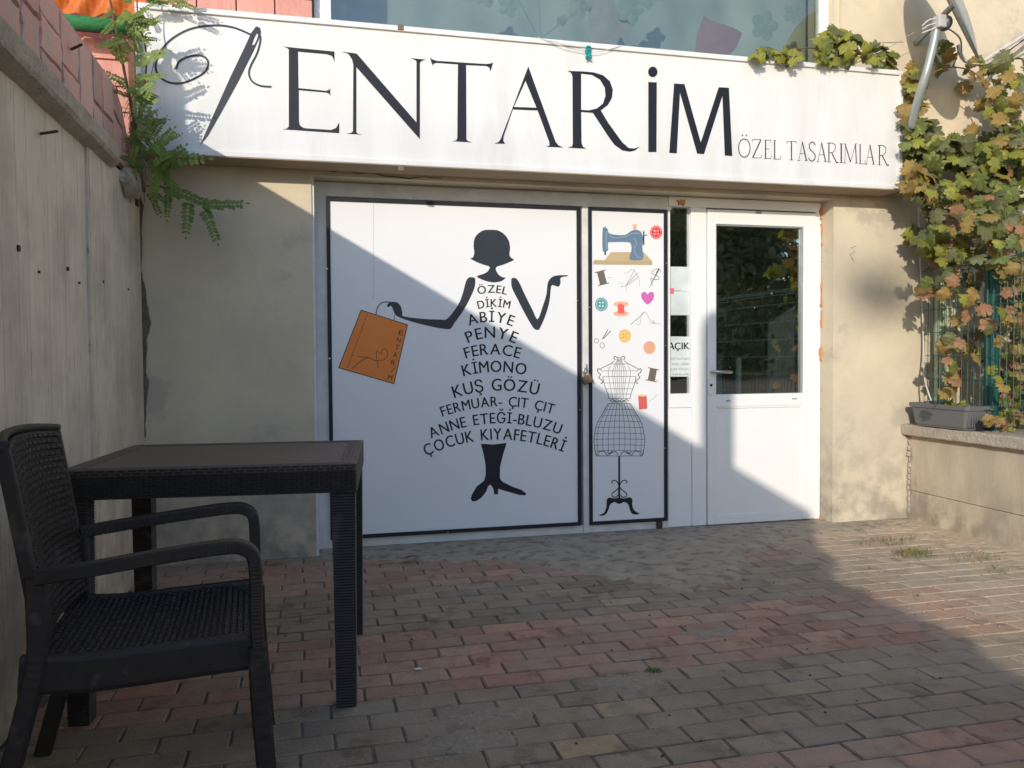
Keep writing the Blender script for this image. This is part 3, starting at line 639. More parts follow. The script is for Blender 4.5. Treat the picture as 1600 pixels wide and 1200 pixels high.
TXT = [('ÖZEL', [(747,460.5),(769,457.5),(791,460.8)], 12.2),
 ('DİKİM', [Z8(990,92),Z8(1085,78),Z8(1183,90)], 12.2), ('ABİYE', [Z8(930,198),Z8(1065,172),Z8(1200,200)], 16.5), ('PENYE', [Z8(925,306),Z8(1070,272),Z8(1218,308)], 17.5),
 ('FERACE', [Z8(912,402),Z8(1075,376),Z8(1245,402)], 17), ('KİMONO', [Z8(898,513),Z8(1085,485),Z8(1285,505)], 17.5), ('KUŞ GÖZÜ', [Z8(840,648),Z8(1095,602),Z8(1362,630)], 18.5),
 ('FERMUAR- ÇIT ÇIT', [Z8(765,765),Z8(1110,700),Z8(1455,748)], 15.5), ('ANNE ETEĞİ-BLUZU', [Z8(692,903),Z8(1095,806),Z8(1497,876)], 16.5), ('ÇOCUK KIYAFETLERİ', [Z8(662,1012),Z8(1090,908),Z8(1518,985)], 17.5)]
for s, base, cap in TXT:
    text_px(None, s, base, cap, PR-.0003, .11, 1, (M['ink'], P1))
mb = MB(); add_stroke(mb, [(583.5, 316), (583.8, 470)], .5, PR); mb.build('film_seam', M['paleline'], P1)
for P_, pts_ in ((P1, ((511, 420), (515, 560), (902, 470), (906, 640), (640, 311), (800, 317), (700, 832))), (P2, ((1041, 411), (1040, 540), (921, 480), (1039, 700), (980, 818)))):
    for (x, y) in pts_:
        q = at(x, y, PYY-.008); t = MB(); t.tube([q, q-Vector((0, .003, 0))], .0042, 10); t.build('screw', M['steel'], P_)
# --- sewing poster prints
Z5 = lambda P: [(900+x/5, 320+y/5) for x, y in P]
poly('machine_base', [Z5([(135,437),(270,370),(530,370),(595,440),(595,470),(135,466)])], PR, M['wood'], P2)
poly('machine_base_edge', [Z5([(135,437),(594,440),(595,470),(135,466)])], PR-.0003, M['woodedge'], P2)
poly('needle_plate', [Z5([(148,430),(200,375),(272,370),(225,432)])], PR-.0003, M['poster'], P2)
poly('sewing_machine', [sm(Z5([(208,190),(228,180),(248,190),(252,215),(290,232),(380,235),(430,205),(465,195),(505,210),(525,260),(518,330),(525,420),(480,433),(418,425),(432,360),(430,315),(405,292),(270,292),(250,300),(250,355),(230,362),(208,355)]))], PR-.0006, M['sewblue'], P2)
mb = MB(); add_stroke(mb, Z5([(258,240),(300,258),(380,250),(440,222),(500,225)]), .9, PR-.0009, 4); add_stroke(mb, Z5([(450,260),(475,300),(455,340),(470,395),(510,420)]), .7, PR-.0009, 4); add_stroke(mb, Z5([(236,205),(236,345)]), 1, PR-.0009); mb.build('machine_highlight', M['sewlight'], P2)
mb = MB(); add_poly(mb, [Z5(rect(524,205,534,315))], PR-.0009); add_poly(mb, [Z5(rect(534,234,558,240))], PR-.0009); add_poly(mb, [Z5(rect(222,362,234,392))], PR-.0009); add_poly(mb, [Z5(rect(225,168,231,184))], PR-.0009); mb.build('machine_wheel', M['inkgrey'], P2)
mb = MB(); add_poly(mb, [Z5(rect(447,160,472,198))], PR-.0009); add_poly(mb, [Z5(rect(440,153,480,160))], PR-.0009); mb.build('thread_spool_print', M['flesh'], P2)
def button(cx, cy, r, c1, c2):
    bx, by = 900+cx/5, 320+cy/5; r = r/5
    poly('button_print', [circ(bx, by, r, r*1.08)], PR, M[c1], P2)
    mb = MB()
    add_stroke(mb, circ(bx, by, r*.8, r*.86), .55, PR-.0004, 0, True)
    for sx_ in (-1, 1):
        for sy_ in (-1, 1): add_poly(mb, [circ(bx+sx_*r*.24, by+sy_*r*.26, r*.13, None, 10)], PR-.0004)
    mb.build('button_holes', M[c2], P2)
button(626, 215, 48, 'red', 'poster'); button(198, 778, 50, 'tealb', 'poster'); button(382, 1024, 49, 'yellow', 'peachd'); button(573, 1115, 47, 'peach', 'flesh')
poly('heart_print', [sm(Z5([(560,700),(572,685),(592,680),(608,692),(610,715),(598,745),(560,778),(522,745),(510,715),(512,692),(530,680),(548,685)]))], PR, M['pinkheart'], P2)
def spool(x0, y0, x1, y1, w_, m, cap, k=5, ox=900, oy=320):
    a_ = Vector((ox+x0/k, oy+y0/k, 0)); b_ = Vector((ox+x1/k, oy+y1/k, 0)); d = (b_-a_).normalized(); n_ = Vector((-d.y, d.x, 0))*w_
    q = [(a_+n_), (a_-n_), (b_-n_), (b_+n_)]; poly('spool_print', [[(v.x, v.y) for v in q]], PR, M[m], P2)
    mb = MB(); add_stroke(mb, [tuple((a_+n_*1.6).xy), tuple((a_-n_*1.6).xy)], 1.5, PR-.0004); add_stroke(mb, [tuple((b_+n_*1.6).xy), tuple((b_-n_*1.6).xy)], 1.5, PR-.0004); mb.build('spool_cap', M[cap], P2)
spool(190, 520, 215, 620, 5.5, 'spoolbrown', 'spoolbrown'); spool(485, 145, 470, 220, 4.6*1.2, 'spoolbrown', 'spoolbrown', 4, 900, 540)
mb = MB(); add_poly(mb, [circ(900+352/5, 320+776/5, 12, 4.3)], PR); add_poly(mb, [circ(900+352/5, 320+850/5, 12, 4.3)], PR); mb.build('spool_cap', M['flesh'], P2)
poly('spool_print', [Z5([(326,785),(345,768),(375,785),(380,850),(326,850)])], PR-.0004, M['redspool'], P2)
poly('spool_print', [[(997,618.5),(1010.5,619),(1011.5,638.5),(998.5,640)]], PR, M['blouse'], P2); poly('spool_cap', [circ(1003.8, 618, 7, 1.6)], PR-.0004, M['yellow'], P2)
mb = MB()
for a_, b_ in (((385,640),(460,505)), ((395,625),(485,530)), ((400,630),(492,560))): add_stroke(mb, Z5([a_, b_]), .8, PR)
add_stroke(mb, Z5([(378,525),(400,535),(440,505),(490,570),(495,635)]), .5, PR-.0003, 4)
add_stroke(mb, Z5([(425,938),(530,845)]), 1.0, PR); add_stroke(mb, Z5([(470,930),(495,935),(505,905),(510,865),(530,840),(555,850),(575,900),(600,930),(615,915),(595,905),(610,925),(662,932)]), .6, PR-.0003, 4)
add_stroke(mb, Z5([(245,570),(280,568)]), .6, PR); add_stroke(mb, [(1014,628),(1027,617)], .5, PR); add_stroke(mb, [(1023,592),(1030,596)], .6, PR)
for a_, b_ in (((205,1050),(250,975)), ((215,1045),(272,985))): add_stroke(mb, Z5([a_, b_]), 1.5, PR-.0005)
add_stroke(mb, Z5(circ(160, 1062, 18, 17, 14)), .9, PR, 0, True); add_stroke(mb, Z5(circ(205, 1098, 17, 22, 14)), .9, PR, 0, True)
add_stroke(mb, Z5([(330,605),(365,620),(360,640),(345,640),(395,640),(390,680)]), .4, PR-.0002, 4)
mb.build('needle_prints', M['line'], P2)
mb = MB(); add_stroke(mb, Z5([(572,648),(600,595),(648,500)]), [.6, 1.2, 2.2], PR, 3); add_stroke(mb, Z5([(665,520),(645,498),(600,515),(595,535),(640,560),(648,580),(610,585),(585,570),(590,600),(600,635)]), .7, PR-.0004, 4); mb.build('needle_and_thread_print', M['ink'], P2)
# wire dress form
Z6 = lambda P: [(900+x/4, 540+y/4) for x, y in P]
mb = MB(); DR = PR
prof = [(95,32,32),(112,52,52),(128,85,85),(145,118,118),(158,112,112),(193,104,104),(233,97,97),(270,84,84),(303,72,72),(330,66,66),(362,70,70),(398,90,90),(436,112,112),(472,132,132),(510,146,146),(547,154,154),(583,158,158),(620,157,157),(655,152,152)]
cx = 271
def halfw(y):
    return np.interp(y, [p[0] for p in prof], [p[1] for p in prof])
for y in (88, 115, 158, 193, 233, 270, 303): add_stroke(mb, Z6([(cx-halfw(y), y), (cx+halfw(y), y)]), .6, DR)
for y in (398, 436, 472, 510, 547, 583, 620, 655): add_stroke(mb, Z6([(cx-halfw(y), y+3), (cx, y-1), (cx+halfw(y), y+3)]), .65, DR-.0001)
for y in (330, 361, 690): 
    hwid = {330: 66, 361: 68, 690: 145}[y]; add_stroke(mb, Z6([(cx-hwid, y), (cx+hwid, y)]), .8, DR)
for k in range(-4, 5):
    f = k/4; add_stroke(mb, Z6([(cx+f*.5*halfw(y)*(1 if y > 120 else .9)*1.0 if abs(k) < 4 else cx+f*.62*halfw(y), y) for y in (88 if abs(k) < 4 else 130, 158, 233, 303, 330)]), .55, DR-.0002, 3)
    add_stroke(mb, Z6([(cx+f*halfw(y)*.88, y) for y in (362, 398, 436, 472, 510, 547, 583, 620, 655)]), .6, DR-.0002, 2)
for s_ in (-1, 1):
    add_stroke(mb, Z6([(cx+s_*w_, y) for y, w_, _ in prof[:5]]), .9, DR-.0003); add_stroke(mb, Z6([(cx+s_*w_, y) for y, w_, _ in prof[5:10]]), .9, DR-.0003, 2)
    add_stroke(mb, Z6([(cx+s_*w_, y) for y, w_, _ in prof[10:]]+[(cx+s_*145, 690)]), .9, DR-.0003, 3)
    add_stroke(mb, Z6([(cx+s_*118,150),(cx+s_*135,145),(cx+s_*134,165),(cx+s_*118,180),(cx+s_*128,200),(cx+s_*110,215),(cx+s_*104,232),(cx+s_*118,235)]), 1.2, DR-.0004, 4)
    add_stroke(mb, Z6([(cx+s_*30,88),(cx+s_*34,72),(cx+s_*22,68),(cx+s_*10,80),(cx+s_*3,70)]), 1.1, DR-.0004, 4)
    add_stroke(mb, Z6([(cx+s_*60,345),(cx+s_*40,338),(cx+s_*20,352),(cx,345)]), 1.2, DR-.0004, 4); add_stroke(mb, Z6([(cx+s_*45,355),(cx+s_*15,338),(cx,350)]), 1, DR-.0005, 4)
    add_stroke(mb, Z6([(cx+s_*8,685),(cx+s_*25,662),(cx+s_*50,672),(cx+s_*75,685),(cx+s_*90,665),(cx+s_*110,660),(cx+s_*140,672),(cx+s_*138,685),(cx+s_*125,680)]), 1, DR-.0004, 4)
    add_stroke(mb, Z6([(cx+s_*45,658),(cx+s_*62,675),(cx+s_*75,660)]), 1.2, DR-.0005, 4)
mb.build('dress_form_cage', M['ink'], P2)
mb = MB(); add_poly(mb, [Z6([(264,690),(276,690),(276,955),(264,955)])], DR)
for s_ in (-1, 1):
    add_stroke(mb, Z6([(cx+s_*42,862),(cx+s_*48,850),(cx+s_*35,842),(cx+s_*15,850),(cx+s_*2,880),(cx+s_*15,900),(cx+s_*45,925),(cx+s_*40,945),(cx+s_*15,945),(cx+s_*10,930)]), 1.6, DR-.0003, 4)
add_poly(mb, [sm(Z6([(271,950),(300,955),(335,948),(352,962),(352,1000),(365,1030),(395,1050),(392,1055),(352,1052),(335,1020),(325,990),(300,978),(285,985),(271,990),(255,985),(240,978),(215,992),(205,1020),(190,1050),(170,1062),(148,1062),(150,1056),(175,1045),(190,1010),(192,970),(205,950),(240,955)]))], DR-.0006)
mb.build('dress_form_stand', M['ink'], P2)
# padlock
pl = empty('padlock', tuple(at(917, 592, FY-.05))); tag(pl, 'small worn brass padlock hanging on the white post between the two posters', 'padlock')
t = MB(); t.box(-.030, .030, -.012, .012, -.03, .022, .004); o = t.build('lock_body', M['brass'], pl); o.rotation_euler = (0, R(-22), 0)
t = MB(); t.tube(cat([(-.018, 0, .02), (-.022, 0, .05), (-.006, 0, .068), (.008, 0, .05), (.012, 0, .02)], 5), .004, 8); o = t.build('shackle', M['steel'], pl, True)
t = MB(); t.box(-.022, .0, .01, .035, .04, .10, .003); t.build('hasp', M['dirtywhite'], pl)

# ================================================================= LEFT RETAINING WALL
WX = -.885
LW = empty('retaining_wall', (WX, 4.6, 0)); tag(LW, 'tall board marked concrete retaining wall topped with pink stone on the left', 'wall')
def lpart(mb, name, m, smooth=False):
    mb.v = [(x-WX, y-4.6, z) for x, y, z in mb.v]; return mb.build(name, m, LW, smooth)
def boards(y0, y1, z0, z1, base):
    """vertical board imprint: strips of slightly different depth with fine fins and grooves between"""
    mb = MB(); y = y0; prof_ = []
    while y < y1:
        wd = random.choice([.05, .08, .11, .10, .14]); d = random.uniform(-.001, .001)
        prof_ += [(y, base+d), (min(y+wd-.004, y1), base+d)]
        if y+wd < y1: prof_ += [(y+wd-.003, base+d-random.uniform(.0008, .003)), (y+wd-.0005, base+d-.002)]
        y += wd
    vs = []; nz = 14
    for (yy, xx) in prof_:
        for k in range(nz+1):
            z = z0+(z1-z0)*k/nz; vs.append((xx+.003*mnoise.noise(Vector((yy*3, z*1.4, 1))), yy, z))
    n = nz+1
    mb.add(vs, [(i*n+k, (i+1)*n+k, (i+1)*n+k+1, i*n+k+1) for i in range(len(prof_)-1) for k in range(nz)])
    return mb
mb = boards(-2.0, 3.63, 0, 2.0, WX); lpart(mb, 'board_marked_face', M['concrete'])
mb = boards(3.648, WY, 0, 2.0, WX+.012); lpart(mb, 'board_marked_face', M['concrete'])
t = MB(); t.box(WX-.35, WX-.016, -2.05, 4.655, 0, 1.999); t.box(WX-.3, WX+.0115, 3.633, 3.6495, 0, 1.998); lpart(t, 'wall_core', M['concrete'])
t = MB(); t.box(WX-.35, WX, -9, -2.05, 0, 1.86, .01); t.box(WX-.35, WX, -2.9, -2.052, 1.8, 1.93, .01); lpart(t, 'lower_wall', M['concrete'])
# coping with worn edge
vs = []; ys = np.linspace(-2.0, 4.02, 150); prof_ = [(-.83, 1.985), (-.822, 2.0), (-.822, 2.052), (-.83, 2.068), (-.90, 2.072)]
for yy in ys:
    e_ = 0 if yy < 3.95 else (yy-3.95)*.5
    for (xx, zz) in [(WX, 1.965)]+[(x-e_*.4, z) for x, z in prof_]:
        vs.append((xx+.005*mnoise.noise(Vector((yy*9, zz*30, xx*20))), yy, zz+.004*mnoise.noise(Vector((yy*12, zz*9, 5)))))
n = 6; t = MB(); t.add(vs, [(i*n+k, (i+1)*n+k, (i+1)*n+k+1, i*n+k+1) for i in range(len(ys)-1) for k in range(n-1)]+[tuple((len(ys)-1)*n+k for k in range(n))[::-1]])
lpart(t, 'coping', M['coping'])
t = MB(); t.box(-1.25, -.90, -2.05, 4.0, 1.99, 2.06); lpart(t, 'coping_core', M['coping'])
# pink stone parapet: individually raised irregular stones
PXF, PZ0, PZ1 = -.905, 2.065, 2.425
topz = lambda y: np.interp(y, [-2.1, 4.25, 4.42, 4.52, 4.60], [PZ1, PZ1, 2.36, 2.25, 2.12])
prof_y = [-2.0, 4.2, 4.3, 4.4, 4.5, 4.58]; t = MB()
vs = []
for yy in prof_y: vs += [(PXF-.012, yy, 2.0), (PXF-.012, yy, topz(yy)-.012), (PXF-.30, yy, topz(yy)-.012), (PXF-.3, yy, 2.0)]
t.add(vs, [(4*i+k, 4*i+4+k, 4*i+4+(k+1) % 4, 4*i+(k+1) % 4) for i in range(len(prof_y)-1) for k in range(4)]+[(0, 1, 2, 3), (20, 23, 22, 21)])
lpart(t, 'parapet_core', M['pink_joint'])
rowsz = [0, .36, .70, 1.0]; yb = -2.0; cols = []
while yb < 4.5: cols.append(yb); yb += random.uniform(.13, .27)
cols.append(4.57)
def stone(y0, y1, f0, f1):
    n_ = 5; P = []
    g_ = .0035
    def pt(u, v):
        yy = y0+g_+(y1-y0-2*g_)*u; h_ = topz(yy)-PZ0; return yy, PZ0+h_*(f0+(f1-f0)*v)
    for i in range(n_): P.append((*pt(i/n_, 0), 0))
    for i in range(n_): P.append((*pt(1, i/n_), 0))
    for i in range(n_): P.append((*pt(1-i/n_, 1), 0))
    for i in range(n_): P.append((*pt(0, 1-i/n_), 0))
    jag = [(yy+random.uniform(-.013, .013), zz+g_*(1 if k < 5 else 0)*.6-(.004 if 10 <= k < 15 else 0)+random.uniform(-.004, .004)) for k, (yy, zz, _) in enumerate(P)]
    cy = sum(a for a, b_ in jag)/len(jag); cz = sum(b_ for a, b_ in jag)/len(jag); d = random.uniform(.003, .011); m_ = len(jag)
    vs = [(PXF-.013, a, b_) for a, b_ in jag]+[(PXF+d*.6, a+(cy-a)*.05, b_+(cz-b_)*.07) for a, b_ in jag]+[(PXF+d, a+(cy-a)*.35, b_+(cz-b_)*.35) for a, b_ in jag]+[(PXF+d*1.1, cy, cz)]
    fs = [(k, (k+1) % m_, m_+(k+1) % m_, m_+k) for k in range(m_)]+[(m_+k, m_+(k+1) % m_, 2*m_+(k+1) % m_, 2*m_+k) for k in range(m_)]+[(2*m_+k, 2*m_+(k+1) % m_, 3*m_) for k in range(m_)]
    mb = MB(); mb.add(vs, fs); return mb
for a_, b_ in zip(cols, cols[1:]):
    sp = random.choice([(0, .45, 1), (0, .62, 1), (0, .35, .7, 1), (0, 1), (0, .5, 1)])
    for f0, f1 in zip(sp, sp[1:]): lpart(stone(a_, b_, f0, f1), 'stone', M['pink'])
t = MB(); t.box(PXF-.30, PXF-.002, -2.0, 4.24, PZ1-.012, PZ1+.006, .003); lpart(t, 'parapet_cap', M['pink'])
# rust rods and tie holes
def sidept(px_, py_, Xp):
    d = ray(px_, py_); return Vector((0, 0, CAMH))+d*(Xp/d.x)
a_ = sidept(112, 77, PXF+.01); t = MB(); t.tube([a_, a_+Vector((.05, -.06, .0))], .0055, 7); lpart(t, 'rusty_rod', M['rust'])
a_ = sidept(64, 209, WX); t = MB(); t.tube([a_, a_+Vector((.07, -.075, -.008))], .005, 7); lpart(t, 'rusty_rod', M['rust'])
for (hx_, hy_, r_) in ((30, 388, .011), (107, 420, .008), (162, 440, .007), (201, 452, .006), (43, 930, .012), (125, 442, .005), (62, 425, .005)):
    q = sidept(hx_, hy_, WX+.014 if hx_ > 137 else WX+.005); t = MB(); t.tube([q-Vector((.02, 0, 0)), q+Vector((.0015, 0, 0))], r_, 10); lpart(t, 'tie_hole', M['ink'])  # solid black discs, their colour stands for the shade inside each hole
# lump of rubble at the broken end of the coping
bm = bmesh.new(); bmesh.ops.create_icosphere(bm, subdivisions=3, radius=1)
for v in bm.verts:
    c = v.co.copy(); k = 1+.28*mnoise.noise(c*1.7)+.10*mnoise.noise(c*5); v.co = Vector((c.x*.055*k, c.y*.16*k, c.z*.07*k))+Vector((-.86, 4.35, 1.97))
me = bpy.data.meshes.new('rubble_lump'); bm.to_mesh(me); bm.free(); me.transform(Matrix.Translation((-WX, -4.6, 0))); link('rubble_lump', me, LW, M['coping'])
# chimney-like post standing on the wall behind the camera (its shadow falls on the door)
t = MB(); t.tube([(0, 0, 0), (0, 0, .85), (0, 0, .92), (0, 0, .96), (0, 0, .975)], [.1, .1, .085, .05, .01], 20)
o = t.build('wall_post', M['concrete'], None, True); o.location = (-.98, -.98, 2.43)
tag(o, 'round topped concrete post standing on the parapet behind the camera', 'post')
t = MB(); t.tube([(0, 0, 0), (0, 0, 3.2), (0, 0, 3.27), (0, 0, 3.3)], [.115, .115, .09, .03], 16); o = t.build('yard_pole', M['bark'], None, True); o.location = (-1.97, 2.44, 0)
tag(o, 'thick wooden pole in the neighbouring yard beyond the retaining wall', 'pole')
# neighbour's orange tarpaulin and green matting beyond the wall
aw = empty('neighbour_awning', (0, 0, 0)); tag(aw, 'orange tarpaulin over a roll of green matting beyond the retaining wall', 'awning')
vs = []
for i in range(21):
    for j in range(7):
        q = at(60+i*8.5, -25+j*8, 4.5); vs.append((q.x, q.y+.03*math.sin(i*1.1+j*.6)+.01*random.random(), q.z))
t = MB(); t.add(vs, [(i*7+j, i*7+7+j, i*7+8+j, i*7+1+j) for i in range(20) for j in range(6)]); t.build('tarpaulin', M['tarp'], aw, True)
a_, b_ = at(90, 32, 4.5), at(207, 42, 4.5); t = MB(); t.tube([a_, a_.lerp(b_, .5)+Vector((0, 0, -.004)), b_], .035, 12); t.build('matting_roll', M['greenmat'], aw, True)
t = MB(); t.box(at(202, 80, 4.56).x, at(211, 80, 4.56).x, 4.54, 4.58, 1.9, 3.6); o = t.build('wooden_post', M['stem']); tag(o, 'dark wooden post beside the left end of the signboard', 'post')

# ================================================================= RIGHT PLANTER WALL, FENCE
RA = R(-2)
RW = empty('planter_wall', (3.872, WY, 0), RA); tag(RW, 'low cream concrete wall with a projecting coping on the right', 'wall')
t = MB(); t.box(0, .22, -7, -.004, .203, .572); t.build('upper_course', M['cream_low'], RW)
t = MB(); t.box(-.006, .22, -7, -.002, -.02, .199, .004); t.build('lower_course', M['cream_low'], RW)
vs = []; ys = np.linspace(-7, -.006, 180)
for yy in ys:
    for xx, zz in ((.02, .57), (-.05, .573), (-.058, .58), (-.058, .635), (-.05, .645), (.30, .648)):
        vs.append((xx+.004*mnoise.noise(Vector((yy*8, zz*20, 2))), yy, zz+.004*mnoise.noise(Vector((yy*9, xx*9, 7)))))
t = MB(); n = 6; t.add(vs, [(i*n+k, (i+1)*n+k, (i+1)*n+k+1, i*n+k+1) for i in range(len(ys)-1) for k in range(n-1)])
t.build('coping', M['coping'], RW)
t = MB()
for k in range(14): t.tube([(random.uniform(-.012, .004), -.02, .05+k*.038), (random.uniform(-.012, .004), -.02, .05+k*.038+.03)], random.uniform(.006, .013), 6)
t.build('crumbled_edge', M['coping'], RW)
soil = MB(); soil.add([(4.13, -7, .60), (30, -7, .60), (30, WY-.01, .60), (4.13, WY-.01, .60)], [(0, 1, 2, 3)]); o = soil.build('garden_bed', M['soil']); o['kind'] = 'structure'
# fence
FN = empty('wire_fence', (3.93, WY-.05, .648), RA); tag(FN, 'green welded wire fence with posts standing on the planter wall', 'fence')
def post(x, y, wd, h_, m, lab=None):
    t = MB(); t.box(x-wd/2, x+wd/2, y-wd/2, y+wd/2, 0, h_, .004)
    t.box(x-wd/2-.006, x-wd/2, y-wd*.18, y+wd*.18, 0, h_-.01, .002); t.box(x-wd*.18, x+wd*.18, y-wd/2-.006, y-wd/2, 0, h_-.01, .002)
    o = t.build('fence_post', m, FN)
    if lab: o['label'] = lab
post(.06, -.11, .06, 1.0, M['palegreen'], 'pale faded green post'); post(.06, -.53, .06, 1.08, M['green']); post(.06, -2.6, .06, 1.08, M['green'])
def wire_mesh(r_, pts): mb = MB(); mb.tube(pts, r_, 5); return mb
prof_w = [(0, .02), (0, .10), (-.03, .125), (0, .15), (0, .98), (-.03, 1.0), (0, 1.02), (0, 1.05)]
vm = wire_mesh(.0024, [(x, 0, z) for x, z in prof_w]); vme = mesh('wire', vm.v, vm.f, M['green'])
for k in range(52):
    o = link('wire', vme, FN); o.location = (0, -.06-k*.05, 0)
hm = wire_mesh(.0024, [(0, 0, 0), (0, -2.6, 0)]); hme = mesh('wire', hm.v, hm.f, M['green'])
for zz, xx in ((.04, -.003), (.10, -.003), (.125, -.032), (.15, -.003), (.30, -.003), (.45, -.003), (.60, -.003), (.75, -.003), (.90, -.003), (.98, -.003), (1.0, -.032), (1.02, -.003)):
    o = link('wire', hme, FN); o.location = (xx, -.03, zz)
# planter box
PB = empty('planter_box', tuple(Vector((3.865, 4.285, .650))), RA); tag(PB, 'dark grey plastic flower box standing on the coping of the low wall', 'planter')
def ringbox(levels, n_=None):
    vs = []
    for (hx_, hy_, z) in levels: 
        c = .02
        vs += [(-hx_, -hy_+c, z), (-hx_+c, -hy_, z), (hx_-c, -hy_, z), (hx_, -hy_+c, z), (hx_, hy_-c, z), (hx_-c, hy_, z), (-hx_+c, hy_, z), (-hx_, hy_-c, z)]
    n = 8; L_ = len(levels)
    return vs, [(i*n+k, i*n+(k+1) % n, (i+1)*n+(k+1) % n, (i+1)*n+k) for i in range(L_-1) for k in range(n)]+[tuple(range(8))[::-1]]
vs, fs = ringbox([(.072, .215, 0), (.075, .218, .012), (.081, .226, .013), (.092, .248, .118), (.102, .260, .12), (.104, .264, .145), (.095, .253, .147), (.091, .248, .122), (.085, .24, .11)])
t = MB(); t.add(vs, fs); t.build('box', M['planter'], PB)
for k in range(9):
    x = -.07+k*.0175; t = MB(); t.box(x-.003, x+.003, -.247, -.228, .02, .11); t.build('rib', M['planter'], PB)
vs, fs = ringbox([(.085, .24, .105), (.083, .238, .112)]); t = MB(); t.add(vs, [f for f in fs]+[tuple(range(8, 16))]); t.build('soil', M['soil'], PB)

# ================================================================= VINE
def leafmesh(seed, m):
    rnd = random.Random(seed); P = []
    lobes = [(-148, .60), (-98, .74), (-50, .88), (0, 1.0), (50, .88), (98, .74), (148, .60)]; 
    P.append((0, -.12))
    for i, (a_, r_) in enumerate(lobes):
        a0 = 90-a_ if False else a_+90
        for da, k in ((-22, .76), (-13, .93), (-7, .86), (0, 1.0), (7, .86), (13, .93), (22, .76)):
            aa = R(a0+da); rr = r_*k*rnd.uniform(.92, 1.08); P.append((rr*math.cos(aa), rr*math.sin(aa)))
    P = sorted(P[1:], key=lambda p: math.atan2(p[1], p[0])+(2*math.pi if math.atan2(p[1], p[0]) < -math.pi/2 else 0))
    n = len(P); c1, c2 = rnd.uniform(.2, .6), rnd.uniform(-.45, .45)
    zf = lambda x, y: -c1*abs(x)*.6-.25*(x*x+y*y)*c1*2+c2*x*y+.05*math.sin(7*x+seed)
    vs = [(0, 0, .02)]+[(x*.5, y*.5, zf(x*.5, y*.5)+.03) for x, y in P]+[(x, y, zf(x, y)) for x, y in P]
    fs = [(0, 1+i, 1+(i+1) % n) for i in range(n-1)]+[(1+i, 1+n+i, 1+n+(i+1) % n, 1+(i+1) % n) for i in range(n-1)]
    return mesh('leaf', vs, fs, m, False)
LM = [[leafmesh(10*k+j, LEAFM[k]) for j in range(3)] for k in range(5)]
V = empty('grape_vine', (4.1, 4.3, .6)); tag(V, 'grape vine with green and autumn brown leaves climbing over the fence and wall', 'vine')
vloc = Vector(V.location)
# blobs: px centre, radii, depth range, count, colour weights (green, yellowgreen, autumn, dull, pinkbrown), size range
BL = [((1315, 72), (38, 26), (4.36, 4.50), 26, (3, 6, 0, 1, 0), (.06, .085)), ((1215, 86), (44, 11), (4.36, 4.46), 20, (2, 7, 0, 0, 0), (.04, .06)), ((1375, 88), (25, 17), (4.38, 4.52), 12, (3, 3, 0, 3, 0), (.05, .075)),
      ((1425, 125), (20, 20), (4.35, 4.5), 10, (3, 3, 2, 2, 0), (.06, .085)), ((1430, 165), (18, 18), (4.3, 4.45), 5, (0, 0, 6, 1, 1), (.08, .10)),
      ((1440, 215), (38, 30), (4.3, 4.5), 34, (4, 1, 0, 5, 0), (.06, .09)), ((1500, 245), (50, 28), (4.2, 4.5), 42, (5, 3, 0, 4, 0), (.06, .09)), ((1445, 285), (38, 26), (4.2, 4.42), 16, (1, 2, 6, 2, 0), (.07, .10)),
      ((1570, 260), (45, 50), (4.1, 4.5), 55, (4, 3, 1, 4, 0), (.06, .095)), ((1500, 320), (55, 40), (4.2, 4.5), 40, (3, 2, 3, 4, 1), (.06, .09)), ((1425, 365), (16, 12), (4.4, 4.55), 5, (1, 2, 1, 5, 0), (.06, .08)),
      ((1480, 385), (42, 28), (4.2, 4.5), 22, (3, 4, 1, 3, 1), (.06, .10)), ((1565, 370), (50, 45), (4.0, 4.5), 46, (3, 2, 3, 5, 1), (.06, .09)),
      ((1575, 150), (35, 45), (4.2, 4.5), 20, (2, 3, 3, 1, 1), (.05, .08)), ((1530, 110), (20, 18), (4.3, 4.5), 6, (1, 3, 4, 0, 1), (.05, .07)), ((1585, 200), (30, 30), (4.2, 4.5), 16, (1, 2, 5, 2, 1), (.05, .08)), ((1475, 85), (16, 28), (4.45, 4.6), 5, (2, 4, 2, 0, 0), (.06, .08)),
      ((1470, 445), (28, 26), (4.25, 4.5), 12, (1, 2, 6, 2, 1), (.06, .09)), ((1560, 460), (50, 55), (4.0, 4.5), 46, (1, 2, 6, 4, 2), (.05, .085)), ((1520, 540), (45, 50), (4.1, 4.5), 26, (1, 1, 5, 4, 3), (.05, .08)),
      ((1580, 590), (35, 50), (3.8, 4.5), 30, (2, 3, 4, 2, 3), (.04, .075)), ((1495, 610), (22, 22), (4.15, 4.4), 9, (0, 0, 4, 1, 6), (.05, .07)), ((1575, 655), (32, 16), (3.85, 4.1), 16, (0, 5, 5, 0, 2), (.04, .065)), ((1500, 380), (25, 30), (4.3, 4.5), 8, (0, 0, 1, 0, 8), (.04, .06)), ((1600, 500), (25, 130), (4.1, 4.5), 40, (1, 1, 4, 5, 2), (.06, .09))]
leaves = []
for c, rr, dep, n, wts, sz in BL:
    for _ in range(int(n*(1.6 if c[1] < 420 else 1.15))):
        a_ = random.uniform(0, 2*math.pi); k = math.sqrt(random.random()); px_, py_ = c[0]+rr[0]*k*math.cos(a_), c[1]+rr[1]*k*math.sin(a_)
        Y = random.uniform(*((max(3.78, dep[0]-.22), dep[1]-.05) if c[0] > 1465 and c[1] > 300 else dep)); kind = random.choices(range(5), wts)[0]; s_ = random.uniform(*sz)
        if px_ < 1418 and py_ > 108: continue
        leaves.append((at(px_, py_, Y), s_*.96*Y/4.4, kind))
